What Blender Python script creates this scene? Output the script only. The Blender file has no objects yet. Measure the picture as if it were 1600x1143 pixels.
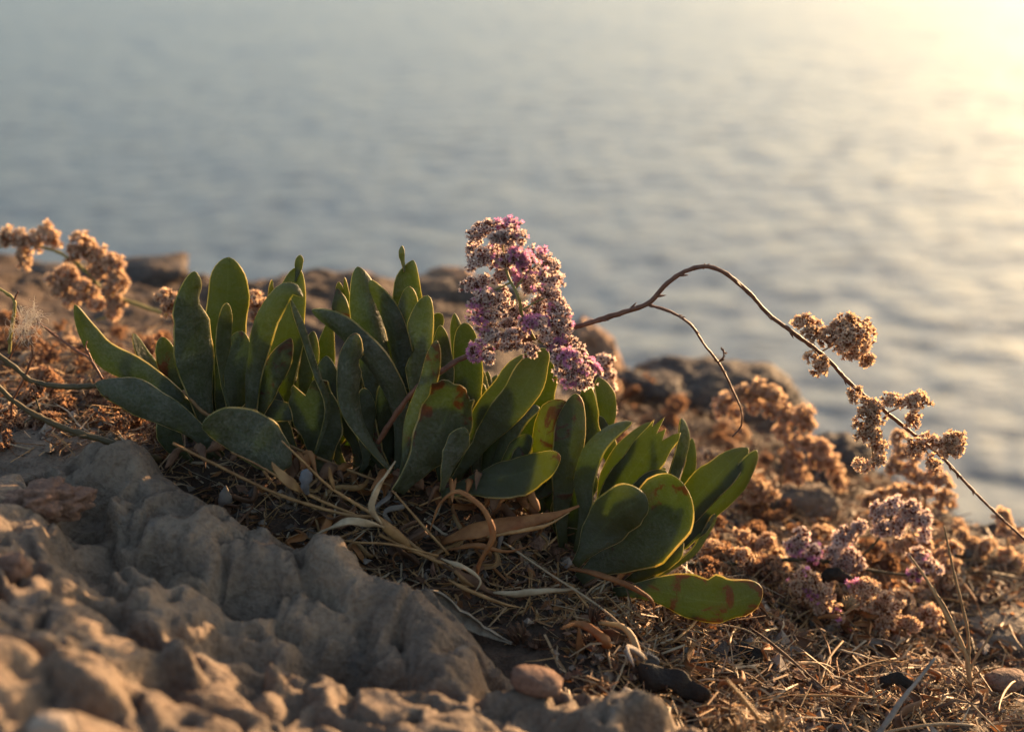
import bpy, math, random
import numpy as np
from mathutils import Vector, Matrix, noise as mnoise

# ------------------------------------------------------------------ camera, world, sun, exposure
SC = bpy.context.scene
COL = SC.collection
R = math.radians
FOCUS = 0.60
PITCH = R(20.0)
LENS = 50.0
cam_d = bpy.data.cameras.new('camera')
cam = bpy.data.objects.new('camera', cam_d); COL.objects.link(cam)
CAM = Vector((0.0, -FOCUS*math.cos(PITCH), FOCUS*math.sin(PITCH)))
cam.location = CAM
cam.rotation_euler = (R(90)-PITCH, 0, 0)
cam_d.lens = LENS; cam_d.sensor_width = 36.0; cam_d.sensor_fit = 'HORIZONTAL'
cam_d.clip_start = 0.01; cam_d.clip_end = 20000
cam_d.dof.use_dof = True
cam_d.dof.focus_distance = FOCUS
cam_d.dof.aperture_fstop = 5.9
cam_d.dof.aperture_blades = 7
SC.camera = cam

SUN_AZ, SUN_EL = R(43.5), R(10.5)      # azimuth to the right of the view direction (+Y)
world = bpy.data.worlds.new('World'); SC.world = world; world.use_nodes = True
wn = world.node_tree.nodes; wl = world.node_tree.links
bg = wn['Background']
sky = wn.new('ShaderNodeTexSky'); sky.sky_type = 'NISHITA'; sky.sun_disc = False
sky.sun_elevation = SUN_EL; sky.sun_rotation = SUN_AZ
sky.air_density = 1.0; sky.dust_density = 2.5; sky.ozone_density = 1.0
wl.new(sky.outputs[0], bg.inputs[0]); bg.inputs[1].default_value = 0.122
sun_d = bpy.data.lights.new('sun', 'SUN'); sun_d.energy = 5.0; sun_d.angle = R(0.6)
sun_d.color = (1.0, 0.64, 0.33)
sun = bpy.data.objects.new('sun', sun_d); COL.objects.link(sun)
SUNV = Vector((math.sin(SUN_AZ)*math.cos(SUN_EL), math.cos(SUN_AZ)*math.cos(SUN_EL), math.sin(SUN_EL)))
sun.rotation_euler = SUNV.to_track_quat('Z', 'Y').to_euler()
sun.location = (3, 4, 2)
SC.view_settings.view_transform = 'Standard'; SC.view_settings.look = 'None'
SC.view_settings.gamma = 1.0; SC.view_settings.use_curve_mapping = False
SC.view_settings.exposure = 1.8
SC.render.engine = 'CYCLES'
SC.cycles.use_denoising = True
SC.cycles.max_bounces = 6; SC.cycles.transmission_bounces = 4; SC.cycles.diffuse_bounces = 3; SC.cycles.glossy_bounces = 2
SC.cycles.caustics_reflective = False; SC.cycles.caustics_refractive = False

# ------------------------------------------------------------------ helpers
rnd = random.Random(7)
RG = np.random.default_rng(11)
W0, H0 = 1600.0, 1143.0
K = 36.0/LENS/W0
FWD = Vector((0, math.cos(PITCH), -math.sin(PITCH)))
UP = Vector((0, math.sin(PITCH), math.cos(PITCH)))
RIGHT = Vector((1, 0, 0))

def P(px, py, y=0.0):
    """world point at depth plane y that the photograph shows at (px, py)"""
    d = FWD + RIGHT*((px-W0/2)*K) + UP*(-(py-H0/2)*K)
    return CAM + d*((y-CAM.y)/d.y)
def pix(y=0.0):
    """metres per photograph pixel at depth y"""
    return K*(y-CAM.y)/math.cos(PITCH)*0.97

def mix(a, b, t): return a+(b-a)*t
def sstep(a, b, x):
    t = np.clip((x-a)/(b-a), 0, 1); return t*t*(3-2*t)

# vectorised gradient noise
_perm = np.random.default_rng(3).permutation(256); _perm = np.concatenate([_perm, _perm, _perm])
_grad = np.random.default_rng(4).normal(size=(256, 3)); _grad /= np.linalg.norm(_grad, axis=1)[:, None]
def pnoise(p):
    p = np.asarray(p, float); i = np.floor(p).astype(int); f = p-i; i &= 255
    u = f*f*f*(f*(f*6-15)+10)
    def g(dx, dy, dz):
        h = _perm[_perm[_perm[i[:, 0]+dx]+i[:, 1]+dy]+i[:, 2]+dz]
        return (_grad[h]*(f-np.array([dx, dy, dz]))).sum(1)
    x0 = mix(mix(g(0,0,0), g(1,0,0), u[:,0]), mix(g(0,1,0), g(1,1,0), u[:,0]), u[:,1])
    x1 = mix(mix(g(0,0,1), g(1,0,1), u[:,0]), mix(g(0,1,1), g(1,1,1), u[:,0]), u[:,1])
    return mix(x0, x1, u[:,2])*1.6
def fbm(p, oct=4, gain=.5, lac=2.07):
    s = 0; a = 1.0; p = np.asarray(p, float)
    for o in range(oct):
        s = s + a*pnoise(p+o*17.3); p = p*lac; a *= gain
    return s
def ridged(p, oct=4, gain=.5):
    s = 0; a = 1.0; p = np.asarray(p, float)
    for o in range(oct):
        s = s + a*(1-np.abs(pnoise(p+o*9.1))*2.0); p = p*2.1; a *= gain
    return s

def catmull(pts, n):
    pts = [np.array(p, float) for p in pts]
    P_ = [2*pts[0]-pts[1]]+pts+[2*pts[-1]-pts[-2]]
    seg = len(pts)-1
    d = [0.0]
    for a, b in zip(pts[:-1], pts[1:]): d.append(d[-1]+np.linalg.norm(b[:3]-a[:3]))
    out = []
    for k in range(n):
        s = d[-1]*k/(n-1)
        i = 0
        while i < seg-1 and s > d[i+1]: i += 1
        t = (s-d[i])/max(d[i+1]-d[i], 1e-9)
        a, b, c, e = P_[i], P_[i+1], P_[i+2], P_[i+3]
        out.append(.5*((2*b)+(c-a)*t+(2*a-5*b+4*c-e)*t*t+(3*b-a-3*c+e)*t**3))
    return np.array(out)

def mesh_np(name, verts, faces, mats, mi=None, smooth=True, uv=None):
    me = bpy.data.meshes.new(name)
    me.from_pydata([tuple(v) for v in verts] if not isinstance(verts, list) else verts, [], faces)
    for m in mats: me.materials.append(m)
    if mi is not None: me.polygons.foreach_set('material_index', np.asarray(mi, np.int32))
    if smooth is True: me.polygons.foreach_set('use_smooth', np.ones(len(me.polygons), bool))
    if uv is not None:
        l = me.uv_layers.new(name='uv')
        vi = np.empty(len(me.loops), np.int32); me.loops.foreach_get('vertex_index', vi)
        l.data.foreach_set('uv', np.asarray(uv, np.float32)[vi].ravel())
    me.update(); return me

def mesh_tri(name, V, F, mats, mi=None, smooth=False):
    """fast triangle mesh from arrays"""
    me = bpy.data.meshes.new(name); n = len(F)
    me.vertices.add(len(V)); me.vertices.foreach_set('co', np.asarray(V, np.float32).ravel())
    me.loops.add(n*3); me.loops.foreach_set('vertex_index', np.asarray(F, np.int32).ravel())
    me.polygons.add(n); me.polygons.foreach_set('loop_start', np.arange(0, n*3, 3, dtype=np.int32))
    for m in mats: me.materials.append(m)
    if mi is not None: me.polygons.foreach_set('material_index', np.asarray(mi, np.int32))
    me.polygons.foreach_set('use_smooth', np.full(n, bool(smooth)))
    me.update(calc_edges=True); me.validate(); return me

def link(name, me, parent=None, loc=None):
    o = bpy.data.objects.new(name, me); COL.objects.link(o)
    if parent is not None:
        o.parent = parent
        o.matrix_parent_inverse = Matrix.Translation(-Vector(parent.location)) if parent.parent is None else Matrix.Identity(4)
    if loc is not None: o.location = loc
    return o
def part(name, me, parent):
    """a part whose mesh is in world coordinates"""
    o = bpy.data.objects.new(name, me); COL.objects.link(o); o.parent = parent
    top = parent
    if parent.parent is None:
        o.matrix_parent_inverse = Matrix.Translation(-Vector(parent.location))
    return o
def tag(o, label, cat, group=None):
    o['label'] = label; o['category'] = cat
    if group: o['group'] = group
    return o
def thing(name, label, cat, loc, group=None):
    o = bpy.data.objects.new(name, None); COL.objects.link(o); o.location = loc
    o.empty_display_size = .01
    return tag(o, label, cat, group)

def recenter(me):
    n = len(me.vertices); co = np.empty(n*3, np.float32); me.vertices.foreach_get('co', co)
    co = co.reshape(-1, 3); c = co.mean(0); c[2] = co[:, 2].min(); me.vertices.foreach_set('co', (co-c).ravel()); me.update()
    return Vector([float(v) for v in c])
def single(name, me, label, cat, group=None):
    """a thing that is one mesh given in world coordinates; its origin goes to its base"""
    c = recenter(me); o = link(name, me, None, c); return tag(o, label, cat, group)

# ------------------------------------------------------------------ materials
def newmat(name):
    m = bpy.data.materials.new(name); m.use_nodes = True
    n = m.node_tree.nodes; l = m.node_tree.links
    return m, n, l, n['Principled BSDF'], n['Material Output']
def N(n, t, **kw):
    x = n.new(t)
    for k, v in kw.items(): setattr(x, k, v)
    return x
def ramp(n, l, src, stops):
    r = n.new('ShaderNodeValToRGB'); e = r.color_ramp.elements
    while len(e) < len(stops): e.new(.5)
    for k, (p, c) in enumerate(stops):
        e[k].position = p; e[k].color = (c[0], c[1], c[2], 1)
    l.new(src, r.inputs[0]); return r.outputs[0]
def noise_tex(n, l, scale, detail=4, rough=.55, vec=None, dist=0.0):
    t = n.new('ShaderNodeTexNoise'); t.inputs['Scale'].default_value = scale
    t.inputs['Detail'].default_value = detail; t.inputs['Roughness'].default_value = rough
    t.inputs['Distortion'].default_value = dist
    if vec is not None: l.new(vec, t.inputs['Vector'])
    return t
def mixc(n, l, fac, a, b, mode='MIX'):
    m = n.new('ShaderNodeMix'); m.data_type = 'RGBA'; m.blend_type = mode
    for s, v in ((m.inputs[0], fac), (m.inputs[6], a), (m.inputs[7], b)):
        if isinstance(v, (int, float)): s.default_value = v
        elif isinstance(v, tuple): s.default_value = (v[0], v[1], v[2], 1)
        else: l.new(v, s)
    return m.outputs[2]
def mathn(n, l, op, a, b=None, clamp=False):
    m = n.new('ShaderNodeMath'); m.operation = op; m.use_clamp = clamp
    for s, v in ((m.inputs[0], a), (m.inputs[1], b)):
        if v is None: continue
        if isinstance(v, (int, float)): s.default_value = v
        else: l.new(v, s)
    return m.outputs[0]
def bump(n, l, h, dist, strength=1.0, nrm=None):
    b = n.new('ShaderNodeBump'); b.inputs['Distance'].default_value = dist; b.inputs['Strength'].default_value = strength
    l.new(h, b.inputs['Height'])
    if nrm is not None: l.new(nrm, b.inputs['Normal'])
    return b.outputs[0]

def leaf_material(name, old=False):
    m, n, l, b, out = newmat(name)
    oi = n.new('ShaderNodeObjectInfo'); tc = n.new('ShaderNodeTexCoord')
    sep = n.new('ShaderNodeSeparateColor'); l.new(oi.outputs['Color'], sep.inputs[0])
    brown, glauc, yel = sep.outputs[0], sep.outputs[1], sep.outputs[2]
    off = n.new('ShaderNodeVectorMath'); off.operation = 'ADD'
    l.new(tc.outputs['Object'], off.inputs[0])
    cmb = n.new('ShaderNodeCombineXYZ'); l.new(oi.outputs['Random'], cmb.inputs[0]); l.new(oi.outputs['Random'], cmb.inputs[1])
    l.new(cmb.outputs[0], off.inputs[1]); vec = off.outputs[0]
    n1 = noise_tex(n, l, 45, 4, .55, vec); n2 = noise_tex(n, l, 900, 3, .6, vec); n3 = noise_tex(n, l, 130, 5, .6, vec)
    n4 = noise_tex(n, l, 420, 2, .5, vec)
    base = ramp(n, l, n1.outputs[0], [(.3, (.026, .027, .007)), (.7, (.050, .048, .014))])
    gl = ramp(n, l, n2.outputs[0], [(.35, (.055, .057, .036)), (.7, (.150, .146, .104))])
    gfac = mathn(n, l, 'MULTIPLY', mathn(n, l, 'ADD', glauc, .12), mathn(n, l, 'MULTIPLY', mathn(n, l, 'SUBTRACT', n3.outputs[0], .22), 2.6), True)
    base = mixc(n, l, gfac, base, gl)
    # midrib and faint side veins from the leaf's own uv
    uv = n.new('ShaderNodeUVMap'); uv.uv_map = 'uv'
    su = n.new('ShaderNodeSeparateXYZ'); l.new(uv.outputs[0], su.inputs[0])
    au = mathn(n, l, 'ABSOLUTE', su.outputs[0])
    rib = mathn(n, l, 'SUBTRACT', 1.0, mathn(n, l, 'MULTIPLY', au, 16.0), True)
    base = mixc(n, l, mathn(n, l, 'MULTIPLY', rib, .35), base, (.12, .15, .06))
    # rusty stains with a shape of their own
    tipw = mathn(n, l, 'MULTIPLY', mathn(n, l, 'SUBTRACT', su.outputs[1], .80), .5, True)
    edw = mathn(n, l, 'MULTIPLY', mathn(n, l, 'SUBTRACT', au, .80), .35, True)
    nn5 = noise_tex(n, l, 75, 6, .62, vec, .8)
    stain = mathn(n, l, 'ADD', nn5.outputs[0], mathn(n, l, 'MULTIPLY', brown, .40))
    stain = mathn(n, l, 'ADD', stain, mathn(n, l, 'ADD', tipw, edw))
    stain = mathn(n, l, 'MULTIPLY', mathn(n, l, 'SUBTRACT', stain, .775), 22.0, True)
    scol = ramp(n, l, n2.outputs[0], [(.3, (.050, .018, .009)), (.7, (.11, .045, .020))])
    base = mixc(n, l, stain, base, scol)
    spots = mathn(n, l, 'MULTIPLY', mathn(n, l, 'SUBTRACT', n4.outputs[0], .635), 14.0, True)
    base = mixc(n, l, mathn(n, l, 'MULTIPLY', spots, .7), base, (.045, .03, .018))
    l.new(base, b.inputs['Base Color']); b.inputs['Roughness'].default_value = .55
    b.inputs['Specular IOR Level'].default_value = .35
    tr = n.new('ShaderNodeBsdfTranslucent')
    tcol = mixc(n, l, yel, (.15, .20, .007), (.32, .36, .012))
    tcol = mixc(n, l, stain, tcol, (.22, .075, .02))
    tcol = mixc(n, l, mathn(n, l, 'MULTIPLY', n1.outputs[0], .55), tcol, (.08, .15, .004))
    l.new(tcol, tr.inputs['Color'])
    bp = bump(n, l, n2.outputs[0], .0005, .8)
    bp = bump(n, l, n3.outputs[0], .0024, .7, bp)
    bp = bump(n, l, n1.outputs[0], .004, .5, bp)
    l.new(bp, b.inputs['Normal'])
    ms = n.new('ShaderNodeMixShader'); ms.inputs[0].default_value = .46
    l.new(b.outputs[0], ms.inputs[1]); l.new(tr.outputs[0], ms.inputs[2]); l.new(ms.outputs[0], out.inputs[0])
    return m
def simple(name, c1, c2, scale, rough=.7, trans=0.0, tcol=None, bdist=0.0, spec=.3, stretch=None):
    m, n, l, b, out = newmat(name)
    tc = n.new('ShaderNodeTexCoord'); oi = n.new('ShaderNodeObjectInfo')
    off = n.new('ShaderNodeVectorMath'); off.operation = 'ADD'; l.new(tc.outputs['Object'], off.inputs[0])
    l.new(oi.outputs['Random'], off.inputs[1])
    t = noise_tex(n, l, scale, 5, .6, off.outputs[0])
    c = ramp(n, l, t.outputs[0], [(.32, c1), (.68, c2)])
    h = n.new('ShaderNodeHueSaturation'); l.new(c, h.inputs['Color'])
    l.new(mathn(n, l, 'ADD', mathn(n, l, 'MULTIPLY', oi.outputs['Random'], .5), .75), h.inputs['Value'])
    c = h.outputs[0]
    l.new(c, b.inputs['Base Color']); b.inputs['Roughness'].default_value = rough
    b.inputs['Specular IOR Level'].default_value = spec
    if bdist: l.new(bump(n, l, t.outputs[0], bdist, .8), b.inputs['Normal'])
    if trans:
        tr = n.new('ShaderNodeBsdfTranslucent')
        if tcol: tr.inputs[0].default_value = (*tcol, 1)
        else: l.new(c, tr.inputs[0])
        ms = n.new('ShaderNodeMixShader'); ms.inputs[0].default_value = trans
        l.new(b.outputs[0], ms.inputs[1]); l.new(tr.outputs[0], ms.inputs[2]); l.new(ms.outputs[0], out.inputs[0])
    return m

def rock_material(name, cols, scale=1.0, bd=1.0):
    m, n, l, b, out = newmat(name)
    tc = n.new('ShaderNodeTexCoord'); v = tc.outputs['Object']
    a = noise_tex(n, l, 14*scale, 6, .6, v); c = noise_tex(n, l, 70*scale, 6, .65, v); d = noise_tex(n, l, 420*scale, 4, .6, v)
    col = ramp(n, l, a.outputs[0], [(.28, cols[0]), (.5, cols[1]), (.72, cols[2])])
    col2 = ramp(n, l, c.outputs[0], [(.3, cols[1]), (.55, cols[3]), (.75, cols[2])])
    col = mixc(n, l, .45, col, col2)
    sp = ramp(n, l, d.outputs[0], [(.3, (.55, .52, .5)), (.55, (1, 1, 1)), (.75, (1.15, 1.12, 1.05))])
    col = mixc(n, l, .8, col, sp, 'MULTIPLY')
    lich = noise_tex(n, l, 32*scale, 5, .7, v, .6)
    lf = mathn(n, l, 'MULTIPLY', mathn(n, l, 'SUBTRACT', lich.outputs[0], .60), 9.0, True)
    col = mixc(n, l, mathn(n, l, 'MULTIPLY', lf, .6), col, (.10, .095, .09))
    l.new(col, b.inputs['Base Color']); b.inputs['Roughness'].default_value = .85; b.inputs['Specular IOR Level'].default_value = .25
    vo = n.new('ShaderNodeTexVoronoi'); vo.inputs['Scale'].default_value = 130*scale; l.new(v, vo.inputs['Vector'])
    nb = bump(n, l, c.outputs[0], .007/scale*bd, .7)
    nb = bump(n, l, vo.outputs['Distance'], .0022/scale*bd, .5, nb)
    nb = bump(n, l, d.outputs[0], .0012/scale*bd, .8, nb)
    l.new(nb, b.inputs['Normal'])
    return m

M = {}
M['leaf'] = leaf_material('leaf_green')
def margin_material():
    m, n, l, b, out = newmat('leaf_margin')
    tc = n.new('ShaderNodeTexCoord'); a = noise_tex(n, l, 110, 4, .6, tc.outputs['Object'])
    c = ramp(n, l, a.outputs[0], [(.34, (.07, .07, .02)), (.5, (.28, .22, .09)), (.66, (.50, .38, .18))]); b.inputs['Roughness'].default_value = .5  # pale leaf edge; sun-caught rim brightness is also put into its colours
    t = ramp(n, l, a.outputs[0], [(.34, (.50, .50, .10)), (.52, (.85, .68, .28)), (.75, (.95, .8, .42))])
    l.new(c, b.inputs['Base Color']); tr = n.new('ShaderNodeBsdfTranslucent'); l.new(t, tr.inputs[0])
    ms = n.new('ShaderNodeMixShader'); ms.inputs[0].default_value = .6
    l.new(b.outputs[0], ms.inputs[1]); l.new(tr.outputs[0], ms.inputs[2]); l.new(ms.outputs[0], out.inputs[0]); return m
M['margin'] = margin_material()
M['stem_red'] = simple('stem_redbrown', (.085, .030, .016), (.17, .070, .036), 220, .55, bdist=.0006)
M['stem_green'] = simple('stem_green', (.034, .026, .010), (.085, .055, .022), 150, .6, bdist=.0004)
M['stem_olive'] = simple('stem_olive', (.16, .13, .035), (.24, .19, .06), 150, .55, .15)
M['stem_dry'] = simple('stem_dry', (.20, .115, .05), (.33, .20, .10), 200, .65, bdist=.0004)
M['straw'] = simple('straw', (.185, .088, .030), (.36, .205, .080), 160, .55, .18, bdist=.0004)
M['straw_pale'] = simple('straw_pale', (.28, .19, .105), (.46, .345, .215), 200, .6, .3, bdist=.0004)
M['dry_leaf'] = simple('dry_leaf', (.17, .060, .018), (.33, .145, .050), 120, .65, .3, bdist=.0009)
M['dead_brown'] = simple('dead_brown', (.060, .028, .014), (.155, .078, .040), 140, .75, .12, bdist=.0012)
M['bark'] = simple('bark_pale', (.13, .10, .068), (.34, .27, .19), 180, .85, bdist=.003)
M['wood_grey'] = simple('wood_grey', (.12, .095, .075), (.24, .19, .15), 120, .8, bdist=.002)
M['char'] = simple('charcoal', (.012, .009, .007), (.034, .025, .018), 180, .75, bdist=.003, spec=.2)
M['scrap'] = simple('petal_scrap', (.07, .072, .08), (.13, .132, .14), 200, .7, .2)
M['cal_tube'] = simple('calyx_tube', (.10, .028, .020), (.20, .065, .042), 900, .7, .25, (.42, .13, .06))
M['cal_rim'] = simple('calyx_rim', (.40, .29, .255), (.66, .52, .46), 900, .6, .42, (.78, .58, .47))
M['petal'] = simple('petal_pink', (.44, .15, .33), (.62, .27, .48), 900, .55, .45, (.78, .34, .58))
M['dry_tube'] = simple('dry_calyx_tube', (.17, .062, .028), (.30, .125, .058), 700, .75, .28, (.48, .22, .07))
M['dry_rim'] = simple('dry_calyx_rim', (.38, .235, .16), (.64, .44, .31), 700, .7, .42, (.72, .50, .30))
M['dull_tube'] = simple('old_calyx_tube', (.085, .034, .018), (.17, .072, .04), 500, .8, .22, (.38, .16, .06))
M['dull_rim'] = simple('old_calyx_rim', (.16, .080, .048), (.31, .18, .11), 500, .8, .35, (.48, .26, .13))
M['fluff'] = simple('seed_fluff', (.40, .36, .31), (.54, .49, .43), 900, .8, .5, (.6, .54, .46))
M['rock'] = rock_material('limestone', [(.066, .051, .040), (.135, .101, .073), (.275, .20, .135), (.20, .128, .080)])
M['rock_dark'] = rock_material('weathered_rock', [(.036, .029, .024), (.070, .054, .043), (.130, .098, .077), (.10, .066, .046)], .6)
M['rock_warm'] = rock_material('ochre_rock', [(.15, .085, .05), (.24, .14, .085), (.34, .22, .14), (.27, .15, .085)], .7)
M['pebble'] = rock_material('red_pebble', [(.11, .058, .038), (.17, .092, .060), (.25, .15, .10), (.20, .11, .07)], 1.4, 1.2)
M['pebble_pale'] = rock_material('pale_pebble', [(.20, .155, .115), (.26, .20, .15), (.33, .27, .205), (.28, .21, .155)], 1.6, .5)
M['soil'] = rock_material('soil', [(.030, .019, .012), (.058, .036, .023), (.11, .070, .044), (.080, .047, .028)], 1.3)

# ------------------------------------------------------------------ sea
def build_sea():
    z0 = -6.0
    ang = np.concatenate([np.arange(-110, -34, 2.0), np.arange(-34, 34, .4), np.arange(34, 111, 2.0)])
    rr = [3.0]
    while rr[-1] < 12000: rr.append(rr[-1]*(1.0085 if rr[-1] < 160 else 1.06))
    rr = np.array(rr)
    A, Q = np.meshgrid(np.radians(ang), rr)
    X = (np.sin(A)*Q).ravel(); Y = (np.cos(A)*Q).ravel()-.5
    p = np.stack([X, Y, np.zeros_like(X)], 1)
    fade = np.clip(1.4-Q.ravel()/140.0, 0, 1)
    rot = np.stack([X*.94-Y*.34, X*.34+Y*.94, p[:, 2]], 1)
    z = .024*pnoise(rot*[.22, .34, 1]+3)+.030*pnoise(rot*[.85, 1.4, 1]+9)+.038*pnoise(rot*[1.9, 3.2, 1]+5)+.014*pnoise(rot*[3.6, 5.5, 1]+1)
    V = np.stack([X, Y, z0+z*fade], 1)
    na, nr = len(ang), len(rr)
    i = np.arange(nr-1)[:, None]*na+np.arange(na-1)[None, :]
    i = i.ravel()
    F = np.concatenate([np.stack([i, i+1, i+na+1], 1), np.stack([i, i+na+1, i+na], 1)])
    m, n, l, b, out = newmat('sea_water')
    b.inputs['Base Color'].default_value = (.052, .060, .066, 1)
    b.inputs['Roughness'].default_value = .30; b.inputs['IOR'].default_value = 1.333
    tc = n.new('ShaderNodeTexCoord')
    mp = n.new('ShaderNodeMapping'); l.new(tc.outputs['Object'], mp.inputs[0]); mp.inputs['Rotation'].default_value = (0, 0, R(-20)); mp.inputs['Scale'].default_value = (.65, 1, 1)
    a = noise_tex(n, l, 1.5, 3, .55, mp.outputs[0]); c = noise_tex(n, l, 6.0, 3, .6, mp.outputs[0])
    nb = bump(n, l, a.outputs[0], .09, 1.0); nb = bump(n, l, c.outputs[0], .012, 1.0, nb)
    l.new(nb, b.inputs['Normal'])
    o = link('sea', mesh_tri('sea', V, F, [m], smooth=True)); o['kind'] = 'structure'
build_sea()

# ------------------------------------------------------------------ ground
def rbf_fit(pts, smooth=1e-4):
    pts = np.array(pts, float); xy = pts[:, :2]; z = pts[:, 2]; n = len(z)
    def phi(d): return np.where(d > 1e-9, d*d*np.log(np.maximum(d, 1e-9)), 0)
    D = np.linalg.norm(xy[:, None]-xy[None], axis=2)
    A = np.zeros((n+3, n+3)); A[:n, :n] = phi(D)+np.eye(n)*smooth; A[:n, n] = 1; A[:n, n+1:] = xy; A[n, :n] = 1; A[n+1:, :n] = xy.T
    w = np.linalg.solve(A, np.concatenate([z, [0, 0, 0]]))
    def f(x, y):
        x = np.asarray(x, float); y = np.asarray(y, float); q = np.stack([x.ravel(), y.ravel()], 1); o = np.empty(len(q))
        for s in range(0, len(q), 20000):
            e = q[s:s+20000]; o[s:s+20000] = phi(np.linalg.norm(e[:, None]-xy[None], axis=2))@w[:n]+w[n]+e@w[n+1:]
        return o.reshape(x.shape)
    return f
gp = [P(*a) for a in [(300,722,0),(600,772,0),(850,845,0),(1100,940,0),(1300,1005,0),(1500,1062,0),
      (1500,850,.13),(1300,790,.18),(1180,730,.25),(920,655,.26),(500,590,.25),(150,540,.2),(200,470,.36),(450,470,.36),(700,490,.38),
      (60,625,.06),(1300,1143,-.08),(900,1143,-.12),(700,945,-.05),(1600,1143,-.05),(450,875,-.04),(1590,915,.09),(1000,640,.34),(1150,650,.34)]]
gpts = [(p.x, p.y, p.z) for p in gp]+[(-.25,-.2,-.11),(-.6,-.3,-.08),(-.6,.2,-.01),(-1.2,-.3,0),(-1.2,-1.2,-.05),(0,-1.2,-.18),(0,-.6,-.16),(1.2,-1.2,-.35),(1.0,-.2,-.30),(.6,-.3,-.2),(-3,-3,0),(3,-3,-.6),(-3,.4,.1),(3,-.6,-.7)]
_ground = rbf_fit(gpts)
_edge = ([-4, -.8, -.4, -.2, 0, .1, .17, .23, .30, .40, .6, 1.0, 4], [.9, .5, .42, .42, .42, .38, .30, .22, .155, .11, .0, -.2, -1.2])
def edge_y(x): return np.interp(x, *_edge)+.012*np.sin(x*37)+.008*np.sin(x*83+1)
def gz_exact(x, y):
    x = np.asarray(x, float); y = np.asarray(y, float); sh = x.shape
    p = np.stack([x.ravel(), y.ravel(), np.zeros(x.size)], 1)
    nz = .006*fbm(p*18+4, 3)+.0028*fbm(p*70+8, 3)+.0009*pnoise(p*330)
    z = _ground(x, y)+nz.reshape(sh)
    over = np.maximum(0, y-edge_y(x))
    return z-np.minimum(over*.4+7*np.maximum(0, over-.03)**1.15, 6.6+z*0)
_GX = np.arange(-.5, .6, .0025); _GY = np.arange(-.5, .8, .0025)
_GT = gz_exact(*np.meshgrid(_GX, _GY))
def gz(x, y):
    x = np.asarray(x, float); y = np.asarray(y, float)
    fx = np.clip((x-_GX[0])/.0025, 0, len(_GX)-1.001); fy = np.clip((y-_GY[0])/.0025, 0, len(_GY)-1.001)
    i = fx.astype(int); j = fy.astype(int); u = fx-i; v = fy-j
    return (_GT[j, i]*(1-u)+_GT[j, i+1]*u)*(1-v)+(_GT[j+1, i]*(1-u)+_GT[j+1, i+1]*u)*v
def gz1(x, y): return float(gz(np.array([x]), np.array([y]))[0])

def build_ground():
    def axis(lo, hi, d0, d1, step):
        a = list(np.arange(d0, d1, step)); s = step; v = a[0]
        while v > lo: s *= 1.12; v -= s; a.insert(0, v)
        s = step; v = a[-1]
        while v < hi: s *= 1.12; v += s; a.append(v)
        return np.array(a)
    xs = axis(-4, 4, -.34, .40, .0026); ys = axis(-4, 3.5, -.20, .46, .0028)
    X, Y = np.meshgrid(xs, ys); Z = gz_exact(X, Y)
    V = np.stack([X.ravel(), Y.ravel(), Z.ravel()], 1)
    nx, ny = len(xs), len(ys); i = (np.arange(ny-1)[:, None]*nx+np.arange(nx-1)[None]).ravel()
    F = np.concatenate([np.stack([i, i+1, i+nx+1], 1), np.stack([i, i+nx+1, i+nx], 1)])
    o = link('ground', mesh_tri('ground', V, F, [M['soil']], smooth=True)); o['kind'] = 'structure'
build_ground()

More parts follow.
